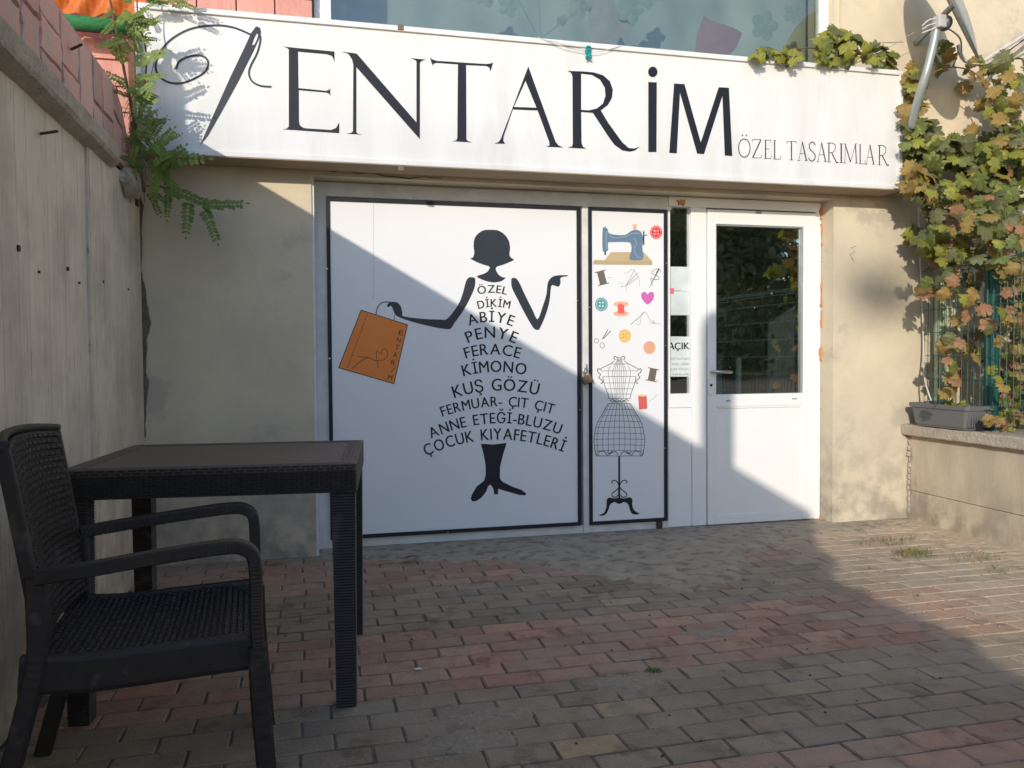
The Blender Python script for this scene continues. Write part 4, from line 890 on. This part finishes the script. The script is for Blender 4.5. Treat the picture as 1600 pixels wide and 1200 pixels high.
# extra background leaves in the bed behind the fence, outside the frame to the right too
extra = []
for _ in range(700):
    extra.append((Vector((random.uniform(4.1, 6.5), random.uniform(3.6, 4.6), random.uniform(.62, 3.0) if random.random() < .8 else random.uniform(.6, 1.2))), random.uniform(.06, .09), random.choices(range(5), (3, 1, 3, 6, 1))[0]))
extra = [e_ for e_ in extra if not ((lambda v: 1440 < v[1] < 1560 and v[2] < 240)(inview(e_[0].x, e_[0].y) or (0, 0, 0)))]
def leafrot():
    nrm = Vector((random.uniform(-1.0, .6), -1+random.uniform(-.1, .7), random.uniform(-.4, 1.1))).normalized()
    q = nrm.to_track_quat('Z', 'Y'); return (q.to_matrix() @ Matrix.Rotation(random.uniform(-2.3, -0.8)+math.pi+ (random.uniform(-.6, .6)), 3, 'Z'))
random.shuffle(leaves); leaves.sort(key=lambda l: -l[1]/l[0].y)
sv, sf, smi = [], [], []
for i, (p, s_, kind) in enumerate(leaves+extra):
    me = LM[kind][random.randrange(3)]; rm = leafrot()
    if i < 300 and i < len(leaves):
        o = bpy.data.objects.new('leaf', me); COL.objects.link(o); o.parent = V
        o.matrix_local = Matrix.Translation(p-vloc) @ rm.to_4x4() @ Matrix.Scale(s_, 4)
    else:
        n = len(sv); sv += [tuple((rm @ v.co)*s_+p-vloc) for v in me.vertices]
        for f in me.polygons: sf.append(tuple(k+n for k in f.vertices)); smi.append(kind)
me = mesh('small_leaves', sv, sf)
for m_ in LEAFM: me.materials.append(m_)
me.polygons.foreach_set('material_index', smi); o = link('small_leaves', me, V); o['kind'] = 'stuff'
def vstem(name, pts, Y, r_, m=M['stem']):
    Ys = Y if isinstance(Y, list) else [Y]*len(pts)
    P = cat([at(x, y, yy)-vloc for (x, y), yy in zip(pts, Ys)], 5); mb = MB(); n = len(P)
    mb.tube(P, [r_*(1-.6*i/n) for i in range(n)], 7); return mb.build(name, m, V, True)
vstem('trunk', [(1590, 690), (1572, 640), (1560, 560), (1552, 480), (1548, 400), (1540, 330), (1530, 260)], 4.25, .014, M['stem'])
vstem('shoot', [(1555, 650), (1562, 560), (1570, 470), (1560, 400)], 4.15, .009, M['redstem'])
vstem('shoot', [(1585, 650), (1575, 600), (1585, 520), (1590, 430)], 4.1, .009, M['redstem'])
vstem('shoot', [(1530, 260), (1480, 250), (1440, 200), (1425, 140), (1380, 90), (1320, 85), (1260, 75), (1200, 90)], 4.45, .007)
vstem('shoot', [(1590, 210), (1560, 180), (1530, 120), (1490, 105), (1455, 115), (1440, 135)], 4.35, .006, M['redstem'])
vstem('shoot', [(1595, 180), (1580, 200), (1560, 240), (1500, 330), (1465, 400), (1490, 460)], 4.3, .006, M['redstem'])
vstem('shoot', [(1488, 105), (1495, 90), (1497, 70)], 4.4, .004); vstem('shoot', [(1440, 395), (1462, 410), (1475, 440), (1500, 470)], 4.35, .006, M['redstem'])
vstem('shoot', [(1325, 90), (1360, 70), (1402, 66), (1412, 66)], 4.42, .003)

# ================================================================= LEFT LOCUST SHRUB
def frondmesh(seed, pairs=10):
    rnd = random.Random(seed); mb = MB(); bend = rnd.uniform(-.25, .1)
    ax = lambda t: Vector((t, 0, bend*t*t))
    mb.tube([ax(0), ax(.3), ax(.6), ax(1)], [.008, .006, .005, .003], 4)
    for i in range(pairs):
        t = .1+.88*i/pairs
        for s_ in (-1, 1):
            L = .21*(1-.35*t)*rnd.uniform(.85, 1.1); W_ = L*.30; a_ = R(rnd.uniform(55, 72))*s_; d = Vector((math.cos(a_), math.sin(a_), rnd.uniform(-.35, .05))).normalized()
            nx_ = Vector((-d.y, d.x, 0)).normalized(); p = ax(t); k = len(mb.v)
            mb.add([p, p+d*L*.35+nx_*W_, p+d*L*.8+nx_*W_*.7, p+d*L, p+d*L*.8-nx_*W_*.7, p+d*L*.35-nx_*W_], [(0, 1, 2, 3), (0, 3, 4, 5)])
    d = .12; p = ax(1); mb.add([p, p+Vector((d*.5, .035, 0)), p+Vector((d, 0, 0)), p+Vector((d*.5, -.035, 0))], [(0, 1, 2, 3)])
    return mesh('frond', mb.v, mb.f, M['frond'])
FM = [frondmesh(i, 8+i) for i in range(4)]
LS = empty('locust_shrub', (-.98, 4.3, 2.0)); tag(LS, 'feathery green locust shrub growing at the corner of wall and signboard', 'shrub'); lloc = Vector(LS.location)
FR = [((250, 290), (335, 255+60), 4.28), ((310, 318), (387, 322), 4.3), ((295, 312), (290, 372), 4.3), ((318, 325), (342, 378), 4.3), ((262, 300), (262, 345), 4.3), ((240, 300), (265, 320), 4.25), ((250, 250), (290, 235), 4.2), ((245, 265), (285, 222), 4.2), ((235, 240), (275, 200), 4.25), ((222, 225), (245, 180), 4.2),
      ((205, 45), (255, 30), 4.2), ((200, 30), (245, 5), 4.2), ((180, 15), (150, 30), 4.2), ((190, 60), (150, 75), 4.2), ((200, 100), (160, 60), 4.25), ((205, 100), (262, 75), 4.2), ((208, 120), (260, 120), 4.2), ((200, 130), (155, 110), 4.25), ((215, 130), (215, 185), 4.2), ((208, 150), (250, 160), 4.2), ((205, 150), (170, 140), 4.25), ((215, 190), (265, 190), 4.2), ((218, 200), (240, 140), 4.2), ((220, 220), (215, 275), 4.25), ((240, 245), (330, 250), 4.25), ((225, 250), (205, 200), 4.25), ((245, 255), (240, 315), 4.25), ((205, 85), (185, 45), 4.2), ((210, 15), (235, 60), 4.2)]
for _ in range(28):
    t = random.random(); bx = 190+35*t+random.uniform(-10, 22); by = 10+250*t+random.uniform(-15, 15); a_ = random.uniform(-1.2, 1.9)+(math.pi if random.random() < .38 else 0); L = random.uniform(28, 52)
    FR.append(((bx, by), (bx+L*math.cos(a_), by+L*.9*math.sin(a_)), random.uniform(4.15, 4.42)))
for _ in range(12):
    bx, by = random.uniform(215, 262), random.uniform(225, 300); a_ = random.uniform(-.9, 1.5); L = random.uniform(26, 44); FR.append(((bx, by), (bx+L*math.cos(a_), by+L*math.sin(a_)), random.uniform(4.2, 4.4)))
for _ in range(14):
    bx, by = random.uniform(170, 330), random.uniform(-20, 8); a_ = random.uniform(-.3, .9); L = random.uniform(26, 40); FR.append(((bx, by), (bx+L*math.cos(a_), by+L*.4*math.sin(a_)), random.uniform(4.3, 4.44)))
for (a_, b_, Y) in FR:
    p, q = at(*a_, Y), at(*b_, Y-.04*random.random()); d = (q-p); L = d.length*.95; d.normalize()
    o = bpy.data.objects.new('frond', FM[random.randrange(4)]); COL.objects.link(o); o.parent = LS
    z_ = Vector((random.uniform(-.5, .5), -1, random.uniform(.1, .8))); z_ = (z_-d*z_.dot(d)).normalized(); y_ = z_.cross(d)
    o.matrix_local = Matrix.Translation(p-lloc) @ Matrix(((d.x, y_.x, z_.x), (d.y, y_.y, z_.y), (d.z, y_.z, z_.z))).to_4x4() @ Matrix.Scale(L, 4)
for pts, r_ in (([(225, 300), (218, 240), (208, 180), (196, 120), (184, 60), (172, 0), (165, -40)], .009), ([(222, 290), (250, 292), (285, 305), (330, 322)], .005), ([(212, 200), (225, 140), (228, 80), (215, 20), (215, -30)], .006), ([(230, 130), (238, 110), (243, 85)], .003)):
    P = cat([at(x, y, 4.3)-lloc for x, y in pts], 5); mb = MB(); n = len(P); mb.tube(P, [r_*(1-.5*i/n) for i in range(n)], 6); mb.build('stem', M['stem'], LS, True)
# dry twigs tangled behind
mb = MB()
for _ in range(120):
    p = at(random.uniform(200, 225), random.uniform(120, 290), random.uniform(4.4, 4.55))-lloc; q = p+Vector((random.uniform(-.05, .05), random.uniform(-.03, .03), random.uniform(-.10, .04))); mb.tube([p, (p+q)/2+Vector((random.uniform(-.01, .01),)*3), q], .0018, 4)
o = mb.build('dry_twigs', M['dry'], LS); o['kind'] = 'stuff'

# ================================================================= SATELLITE DISH
bp_ = at(1527, 92, 4.21); DS = empty('satellite_dish', tuple(bp_)); tag(DS, 'grey satellite dish seen edge on above the vine at the top right', 'satellite dish')
v1 = (at(1482, 0, 4.21)-bp_).normalized(); vd = (ray(1505, 40)).normalized(); v2 = (vd-v1*vd.dot(v1)).normalized(); nn = v1.cross(v2).normalized()
if nn.x > 0: nn = -nn
v2 = (v2+nn*.03).normalized(); Rd = .40; cen = v1*Rd
vs = []; nr, na = 6, 40
for i in range(nr+1):
    for k in range(na):
        t = 2*math.pi*k/na; r_ = Rd*i/nr; vs.append(cen+v1*(-math.cos(t)*r_*1.0)+v2*(math.sin(t)*r_*.93)-nn*(.055*(1-(i/nr)**2)))
off = len(vs); vs += [v-nn*.008 for v in vs]
fs = []
for b0 in (0, off):
    fs += [(b0+i*na+k, b0+i*na+(k+1) % na, b0+(i+1)*na+(k+1) % na, b0+(i+1)*na+k) for i in range(nr) for k in range(na)]
fs += [(nr*na+k, nr*na+(k+1) % na, off+nr*na+(k+1) % na, off+nr*na+k) for k in range(na)]
t = MB(); t.add(vs, fs); t.build('reflector', M['dish'], DS, True)
P = [at(1424, 200, 4.3)-bp_, at(1432, 165, 4.22)-bp_, at(1444, 125, 4.15)-bp_, at(1453, 92, 4.12)-bp_, at(1460, 62, 4.1)-bp_, at(1463, 42, 4.1)-bp_]
t = MB(); t.tube(cat(P, 5), .024, 12); t.build('arm', M['pipe'], DS, True)
c_ = at(1472, 36, 4.08)-bp_; t = MB(); t.box(c_.x-.045, c_.x+.01, c_.y-.03, c_.y+.03, c_.z-.035, c_.z+.04, .008); t.build('receiver', M['dish'], DS)
t = MB(); t.tube([c_+Vector((.0, 0, 0)), c_+Vector((.03, .01, .005)), c_+Vector((.05, .02, .005))], [.04, .045, .03], 14); t.build('receiver_cap', M['blueplastic'], DS, True)
t = MB()
for k in range(3): t.tube(cat([c_+Vector((-.04, 0, .02-k*.025)), c_+Vector((-.09, 0, .01-k*.03)), c_+Vector((-.12, .02, -.02-k*.02))], 4), .004, 6)
t.tube(cat([c_+Vector((.02, 0, -.02)), at(1500, 60, 4.2)-bp_, at(1505, 95, 4.3)-bp_, at(1530, 100, 4.4)-bp_], 5), .005, 6)
t.build('plug_lead', M['cable'], DS)
t = MB(); mid = cen-nn*.05; t.tube([mid, mid-nn*.1, Vector((mid.x+.12, WY-.004-bp_.y, mid.z-.1))], .02, 8); t.build('wall_bracket', M['pipe'], DS)
# cables
CB = empty('cable_bundle', tuple(at(1600, 40, 4.5))); tag(CB, 'bundle of pale and dark cables running to the satellite dish', 'cable'); cb = Vector(CB.location)
for pts, r_, m in (([(1640, 20), (1600, 55), (1560, 80), (1530, 98), (1505, 92), (1497, 70)], .012, M['cable']), ([(1640, 45), (1600, 62), (1565, 88), (1540, 102), (1520, 100)], .006, M['darkcable']), ([(1560, 84), (1548, 110), (1552, 130), (1556, 146)], .004, M['cable']), ([(1600, 62), (1575, 78), (1555, 100), (1552, 112)], .005, M['cable']), ([(1405, 63), (1440, 45)], .0015, M['cable']), ([(1330, 102), (1400, 68)], .003, M['cable'])):
    t = MB(); t.tube(cat([at(x, y, 4.5)-cb for x, y in pts], 5), r_, 7); t.build('cable', m, CB, True)
t = MB(); wp = cat([at(x, y, yy) for x, y, yy in ((1436, 305, 4.60), (1437, 380, 4.62), (1440, 450, 4.62), (1443, 540, 4.6), (1444, 585, 4.5), (1449, 608, 4.42), (1455, 626, 4.38))], 6); t.tube(wp, .0055, 7)
o = t.build('white_cable', M['cable'], None, True); tag(o, 'white cable hanging down the cream wall into the flower box', 'cable')

# ================================================================= TABLE
TB = empty('table', (-.275, 3.0, 0)); tag(TB, 'square dark brown rattan look plastic table', 'table')
TA = R(-5); TB.rotation_euler = (0, 0, TA)
TH_ = .775; hw = .437; hd = .38
def ribbed(x0, x1, y0, y1, z0, z1, pitch_=.009, amp=.0022, axis=2, taper=0):
    n = int((z1-z0)/pitch_); vs = []; mb = MB()
    for i in range(2*n+1):
        z = z0+(z1-z0)*i/(2*n); a_ = 0 if i % 2 else amp; tp = taper*(z1-z)/(z1-z0)
        vs += [(x0+a_+tp, y0+a_+tp, z), (x1-a_-tp, y0+a_+tp, z), (x1-a_-tp, y1-a_-tp, z), (x0+a_+tp, y1-a_-tp, z)]
    m_ = 2*n
    mb.add(vs, [(4*i+k, 4*i+(k+1) % 4, 4*i+4+(k+1) % 4, 4*i+4+k) for i in range(m_) for k in range(4)]+[(3, 2, 1, 0), (4*m_, 4*m_+1, 4*m_+2, 4*m_+3)]); return mb
def weave(mb, x0, x1, z0, z1, y, sgn, cw=.03, ch=.009, axis='x'):
    """staggered raised strands on a vertical face"""
    j = 0; z = z0
    while z < z1-ch*.5:
        x = x0-(cw/2 if j % 2 else 0)
        while x < x1:
            a_, b_ = max(x, x0)+.0015, min(x+cw, x1)-.0015
            if b_-a_ > .004:
                d = .0028; ya, yb2 = (y, y+sgn*d)
                V4 = [(a_, ya, z), (b_, ya, z), (b_, ya, z+ch*.85), (a_, ya, z+ch*.85), (a_+.003, yb2, z+ch*.2), (b_-.003, yb2, z+ch*.2), (b_-.003, yb2, z+ch*.65), (a_+.003, yb2, z+ch*.65)]
                if axis == 'y': V4 = [(q[1], q[0], q[2]) for q in V4]
                mb.add(V4, [(4, 5, 6, 7), (0, 1, 5, 4), (1, 2, 6, 5), (2, 3, 7, 6), (3, 0, 4, 7)])
            x += cw
        z += ch; j += 1
t = MB(); t.box(-hw+.055, hw-.055, -hd+.055, hd-.055, TH_-.03, TH_-.0025); t.build('tabletop', M['tabletop'], TB)
t = MB()
nb = 7
for k in range(nb):
    o_ = .055*k/nb; w_ = .055/nb-.0018; z1_ = TH_+.0005*(1 if k % 2 else -1)
    for s_ in (-1, 1):
        ya, yb2 = sorted((s_*(hd-o_), s_*(hd-o_-w_))); t.box(-hw+o_, hw-o_, ya, yb2, TH_-.02, z1_, .0008)
        xa, xb = sorted((s_*(hw-o_), s_*(hw-o_-w_))); t.box(xa, xb, -hd+o_+w_, hd-o_-w_, TH_-.02, z1_, .0008)
t.build('tabletop_border', M['tabletop'], TB)
for s_ in (-1, 1):
    ya, yb2 = sorted((s_*hd, s_*(hd-.03))); t = MB(); t.box(-hw+.002, hw-.002, ya+.002, yb2-.002, TH_-.09, TH_-.021); weave(t, -hw, hw, TH_-.09, TH_-.004, s_*(hd-.001), s_)
    t.build('apron', M['plastic'], TB)
    xa, xb = sorted((s_*hw, s_*(hw-.03))); t = MB(); t.box(xa+.002, xb-.002, -hd+.032, hd-.032, TH_-.09, TH_-.021); weave(t, -hd, hd, TH_-.09, TH_-.004, s_*(hw-.001), s_, axis='y')
    t.build('apron', M['plastic'], TB)
for sx_ in (-1, 1):
    for sy_ in (-1, 1):
        xa, xb = sorted((sx_*(hw-.003), sx_*(hw-.078))); ya, yb2 = sorted((sy_*(hd-.003), sy_*(hd-.078)))
        ribbed(xa, xb, ya, yb2, .0, TH_-.088, taper=.006).build('leg', M['plastic'], TB)
# ================================================================= CHAIR  (local +x = front)
CH = empty('armchair', (-.41, 2.26, 0), R(4)); tag(CH, 'dark brown woven plastic armchair facing right beside the left wall', 'chair')
def swept(pts, w_, h_, k=6, ribs=True):
    """rectangular section swept in a plane parallel to xz, pts (x,y,z); w = width across y, h = thickness"""
    P = cat(pts, k); n = len(P); mb = MB(); vs = []
    for i, p in enumerate(P):
        d = (P[min(i+1, n-1)]-P[max(i-1, 0)]).normalized(); s_ = Vector((0, 1, 0)); up_ = d.cross(s_).normalized(); s_ = up_.cross(d).normalized()
        hh = h_[min(i*len(h_)//n, len(h_)-1)] if isinstance(h_, list) else h_; ww = w_
        r_ = .0005*(1 if (i % 2 and ribs) else 0)
        for a_, b_ in ((-1, -.75), (-.75, -1), (.75, -1), (1, -.75), (1, .75), (.75, 1), (-.75, 1), (-1, .75)): vs.append(p+s_*(a_*(ww/2-r_))+up_*(b_*(hh/2-r_)))
    mb.add(vs, [(8*i+k_, 8*i+(k_+1) % 8, 8*i+8+(k_+1) % 8, 8*i+8+k_) for i in range(n-1) for k_ in range(8)]+[tuple(range(8))[::-1], tuple(8*(n-1)+k_ for k_ in range(8))]); return mb
aw_ = .262
for s_ in (-1, 1):
    y = s_*aw_
    swept([(-.21, y*.96, .622), (-.10, y, .634), (.06, y, .652), (.185, y, .662), (.228, y, .655), (.249, y, .63), (.253, y, .56), (.252, y, .50), (.255, y, .42)], .048, .031, 16).build('armrest', M['plastic'], CH)
    swept([(.255, y, .42), (.258, y, .3), (.268, y, .15), (.278, y*1.01, 0)], .045, .046, 10).build('leg', M['plastic'], CH)
    swept([(-.215, y*.92, .62), (-.212, y*.94, .46), (-.23, y*.96, .36), (-.275, y*.99, .18), (-.325, y*1.02, 0)], .042, .042, 10).build('leg', M['plastic'], CH)
# seat shell + rails
def seatz(u, v): return .445-.018*math.sin(math.pi*max(0, min(1, u)))*(1-v*v*.6)-(.045*max(0, u-.85)/.15 if u > .85 else 0)
nx_, ny_ = 24, 20; vs = []
for i in range(nx_+1):
    for j in range(ny_+1):
        u, v = i/nx_, j/ny_*2-1; vs.append((-.225+.475*u, v*.235, seatz(u, v)-.004))
t = MB(); t.add(vs, [(i*(ny_+1)+j, (i+1)*(ny_+1)+j, (i+1)*(ny_+1)+j+1, i*(ny_+1)+j+1) for i in range(nx_) for j in range(ny_)]); t.build('seat', M['plastic'], CH, True)
def strands(name, f, nu, nv, parent):
    """woven strands: f(u,v)->point and normal; staggered pillows"""
    mb = MB()
    for j in range(nv):
        for i in range(-1, nu):
            u0 = (i+(.5 if j % 2 else 0))/nu; u1 = u0+.88/nu; v0 = j/nv; v1_ = v0+.8/nv
            if u0 < 0 or u1 > 1: continue
            um, vm_ = (u0+u1)/2, (v0+v1_)/2; q = []
            for (a_, b_, h_) in ((u0, v0, 0), (u1, v0, 0), (u1, v1_, 0), (u0, v1_, 0), (u0*.75+um*.25, v0*.6+vm_*.4, 1), (u1*.75+um*.25, v0*.6+vm_*.4, 1), (u1*.75+um*.25, v1_*.6+vm_*.4, 1), (u0*.75+um*.25, v1_*.6+vm_*.4, 1)):
                p, nr_ = f(a_, b_); q.append(p+nr_*(.0058*h_))
            mb.add(q, [(4, 5, 6, 7), (0, 1, 5, 4), (1, 2, 6, 5), (2, 3, 7, 6), (3, 0, 4, 7)])
    o = mb.build(name, M['plastic'], parent); o['kind'] = 'stuff'; return o
strands('seat_weave', lambda u, v: (Vector((-.225+.475*v, (u*2-1)*.235, seatz(v, u*2-1)-.003)), Vector((0, 0, 1))), 18, 32, CH)
for s_ in (-1, 1):
    mb = swept([(-.25, s_*.245, .405), (-.1, s_*.248, .395), (.08, s_*.25, .40), (.25, s_*.25, .405)], .03, .085, 10); mb.build('seat_rail', M['plastic'], CH)
vs = []
t = MB(); t.box(.225, .262, -.24, .24, .355, .41, .008); t.build('seat_rail', M['plastic'], CH)
# backrest: curved woven shell
def backf(u, v):
    yy = (u*2-1); lean = -.196-.065*v**1.15+(-.035)*(1-yy*yy)*(.6+.4*v); z = .465+.445*v; return Vector((lean, yy*(.225+.006*v), z+.012*(1-yy*yy)*v)), Vector((1, 0, .12)).normalized()
nu, nv = 20, 18; vs = []
for off_ in (-.002, -.016):
    for i in range(nu+1):
        for j in range(nv+1): p, nr_ = backf(i/nu, j/nv); vs.append(p+nr_*off_)
m_ = (nu+1)*(nv+1); ix = lambda i, j, b0=0: b0+i*(nv+1)+j
fs = [(ix(i, j), ix(i+1, j), ix(i+1, j+1), ix(i, j+1)) for i in range(nu) for j in range(nv)]+[(ix(i, j, m_), ix(i, j+1, m_), ix(i+1, j+1, m_), ix(i+1, j, m_)) for i in range(nu) for j in range(nv)]
t = MB(); t.add(vs, fs); t.build('backrest', M['plastic'], CH, True)
strands('backrest_weave', lambda u, v: backf(u, v), 15, 27, CH)
for s_ in (0, 1):
    P = [backf(s_, v)[0]+Vector((-.012, (.014 if s_ else -.014), 0)) for v in np.linspace(0, 1, 8)]; swept(P, .026, .030, 3, False).build('back_post', M['plastic'], CH)
P = [backf(u, 1)[0]+Vector((-.02, 0, .004)) for u in np.linspace(-.06, 1.06, 11)]; t = MB(); t.tube(cat(P, 3), .020, 10, .6); t.build('top_rail', M['plastic'], CH, True)

# ================================================================= WEEDS, LITTER
def tuft(name, loc, n, h_, spread, m, label, cat_='weed', group=None, m2=None, ry=.6):
    mb = MB(); 
    for _ in range(n):
        a_ = random.uniform(0, 2*math.pi); r_ = spread*math.sqrt(random.random()); p = Vector((r_*math.cos(a_), r_*ry*math.sin(a_), -.005)); hh = h_*random.uniform(.4, 1); ln = Vector((random.uniform(-.7, .7), random.uniform(-.7, .7), 1)).normalized()*hh
        wv = Vector((math.cos(a_+1.5), math.sin(a_+1.5), 0))*random.uniform(.0008, .002); q = p+ln; q.z -= hh*.15
        mid = p+ln*.55+Vector((0, 0, hh*.08)); mb.add([p-wv, p+wv, mid+wv, mid-wv, q], [(0, 1, 2, 3), (3, 2, 4)])
    o = mb.build(name, m); o.location = loc
    if m2:
        o.data.materials.append(m2); k = [random.random() < .45 for _ in range(n)]; o.data.polygons.foreach_set('material_index', [int(k[i//2]) for i in range(2*n)])
    tag(o, label, cat_, group); return o
G_ = 'weeds growing in the paving'
tuft('grass_tuft', gnd(1022, 1049), 90, .026, .032, M['weed'], 'small green tuft in the joint between red and grey pavers', 'grass', G_)
tuft('weed_clump', gnd(1425, 868), 190, .075, .13, M['weed'], 'largest clump of weeds, on the sunlit paving right of the door', 'weed', G_, M['dry'])
tuft('weed_clump', gnd(1385, 848), 170, .06, .24, M['dry'], 'dry straw coloured weeds in the corner by the right pillar', 'weed', G_, M['weed'], .3)
tuft('weed_clump', gnd(1520, 873), 60, .07, .18, M['dry'], 'sparse dry weeds along the foot of the low planter wall', 'weed', G_, M['weed'], .5)
tuft('weed_clump', gnd(1562, 892), 30, .06, .08, M['weed'], 'low green weed at the right end of the planter wall foot', 'weed', G_, M['dry'])
tuft('weed_clump', gnd(466, 863), 50, .03, .07, M['weed'], 'dark mossy weed at the foot of the left pillar', 'weed', G_)
tuft('weed_clump', gnd(1430, 932), 16, .03, .03, M['weed'], 'tiny green sprout on the sunlit grey pavers', 'weed', G_)
# box seedlings
sd = empty('seedling', tuple(Vector((3.86, 4.22, .76)))); tag(sd, 'small bright green seedling growing in the grey flower box', 'plant')
for k in range(26):
    o = bpy.data.objects.new('leaf', LM[1][k % 3]); COL.objects.link(o); o.parent = sd
    o.matrix_local = Matrix.Translation((random.uniform(-.04, .04), random.uniform(-.10, .12), random.uniform(.0, .05)+(.02 if k < 9 else 0))) @ leafrot().to_4x4() @ Matrix.Scale(random.uniform(.014, .026), 4)
mb = MB()
for k in range(7):
    y = -.08+k*.03; mb.tube([(0, y, -.01), (.005, y+.01, .05)], .0015, 5)
mb.build('stem', M['weed'], sd)
# scrap of paper
def scrap(name, p, s_, m, label, cat_):
    vs = [(random.uniform(-1, 1)*s_*.2+math.cos(a_)*s_, math.sin(a_)*s_*.5, .004+random.uniform(0, s_*.45)) for a_ in [k*math.pi/4 for k in range(8)]]
    mb = MB(); mb.add(vs+[(0, 0, s_*.5)], [(k, (k+1) % 8, 8) for k in range(8)]); o = mb.build(name, m); o.location = p; tag(o, label, cat_); return o
scrap('paper_scrap', gnd(654, 1049), .016, M['white'], 'crumpled white scrap of paper on the red pavers', 'litter')
scrap('foam_lump', gnd(640, 879)+Vector((0, 0, .010)), .06, M['brownfoam'], 'flat brown orange lump of dried foam on the concrete by the poster', 'foam')
mb = MB()
for _ in range(330):
    x, y = random.uniform(-.8, 3.6), random.uniform(1.9, 4.6)
    if random.random() < .35: x = random.uniform(2.5, 3.7); y = random.uniform(2.8, 4.5)
    s_ = random.uniform(.002, .0065); z = .002
    mb.add([(x-s_, y-s_*.7, z), (x+s_, y-s_*.5, z), (x+s_*.6, y+s_, z), (x-s_*.8, y+s_*.7, z), (x, y, z+s_)], [(0, 1, 4), (1, 2, 4), (2, 3, 4), (3, 0, 4)])
o = mb.build('grit', M['screed']); tag(o, None, None, None, 'stuff'); o['label'] = 'pale crumbs of grit scattered over the paving'
mb = MB()
for _ in range(90):
    x, y = random.uniform(-.8, 3.6), random.uniform(1.9, 4.6)
    s_ = random.uniform(.002, .006)
    mb.add([(x-s_, y-s_*.7, .002), (x+s_, y-s_*.5, .002), (x+s_*.6, y+s_, .002), (x-s_*.8, y+s_*.7, .002), (x, y, .002+s_)], [(0, 1, 4), (1, 2, 4), (2, 3, 4), (3, 0, 4)])
o = mb.build('dark_debris', M['rust']); o['kind'] = 'stuff'; o['label'] = 'dark seeds and bits of leaf scattered over the paving'

# ================================================================= BEHIND THE CAMERA (reflected in the glass)
def tree(x, y, h_, rr, label, low=.58, sz=.17):
    T = empty('tree', (x, y, 0)); tag(T, label, 'tree', 'trees across the yard')
    t = MB(); t.tube([(0, 0, 0), (.1, 0, h_*.3), (0, .1, h_*.6)], [.18, .14, .07], 9)
    for k in range(6):
        a_ = k*1.05; t.tube([(0, 0, h_*(.28+.05*k)), (rr*.5*math.cos(a_), rr*.5*math.sin(a_), h_*(.5+.05*k))], [.06, .02], 6)
    t.build('trunk', M['bark'], T)
    vs, fs = [], []
    cl = [Vector((random.gauss(0, rr*.42), random.gauss(0, rr*.42), h_*low+random.gauss(0, h_*sz))) for _ in range(46)]
    for _ in range(9000):
        c_ = random.choice(cl); p = c_+Vector([random.gauss(0, .42) for _ in range(3)]); a_ = Vector([random.gauss(0, 1) for _ in range(3)]).normalized()*random.uniform(.08, .17); b_ = a_.orthogonal().normalized()*a_.length*.6
        n = len(vs); vs += [p-a_, p+b_, p+a_, p-b_]; fs.append((n, n+1, n+2, n+3))
    link('crown', mesh('crown', vs, fs, M['treeleaf']), T)
tree(9.2, -13.5, 7.5, 2.6, 'broad green tree across the yard behind the camera, leftmost of the three'); tree(13.2, -14, 8.5, 2.8, 'tallest broad green tree across the yard behind the camera'); tree(17.5, -14, 7.5, 2.8, 'broad green tree across the yard behind the camera, rightmost of the three')
for q_, (x, y) in enumerate(((7.5, -13), (11, -12.6), (14.5, -13), (18, -13.4))):
    tree(x, y, 3.6, 2.0, ('first low', 'second low', 'third low', 'fourth low')[q_]+' bush from the left in the row before the trees', .45, .24)
# added cream house outside the frame, bounces warm sunlight onto the left wall
NH = empty('added_bounce_house', (9.6, -.5, 0)); tag(NH, 'added cream two storey house out of view, bouncing warm light onto the retaining wall', 'building')
t = MB(); t.box(0, 6, -3.4, 5, 0, 6.2); t.build('wall', M['cream'], NH)
for zz in (1.0, 4.0):
    for yy in (-2.6, .1, 2.8):
        t = MB(); t.box(-.04, .0, yy, yy+1.3, zz, zz+1.4); t.build('window', M['white'], NH); t = MB(); t.box(-.05, -.041, yy+.08, yy+1.22, zz+.08, zz+1.32); t.build('window_pane', M['curtain'], NH)
t = MB(); t.box(-.3, 6.3, -3.7, 5.15, 6.2, 6.4); t.build('roof', M['coping'], NH)
# lamp slung on a cable across the street (throws the soft spot on the right pillar)
lp = Vector((3.62, WY, 1.52))+Vector((-.61, -1, .35))*31
LMP = empty('hanging_street_lamp', tuple(lp)); tag(LMP, 'grey street lamp slung on a cable across the street behind the camera', 'street lamp')
t = MB(); t.tube([(-.24, .0, .02), (-.18, 0, .0), (0, 0, 0), (.18, 0, 0), (.24, 0, .02)], [.06, .16, .18, .16, .06], 12); t.build('lamp_housing', M['pipe'], LMP, True)
t = MB(); t.tube([(-20, 12, 1.2), (0, 0, .18), (20, -12, 1.2)], .006, 5); t.build('span_wire', M['darkcable'], LMP)
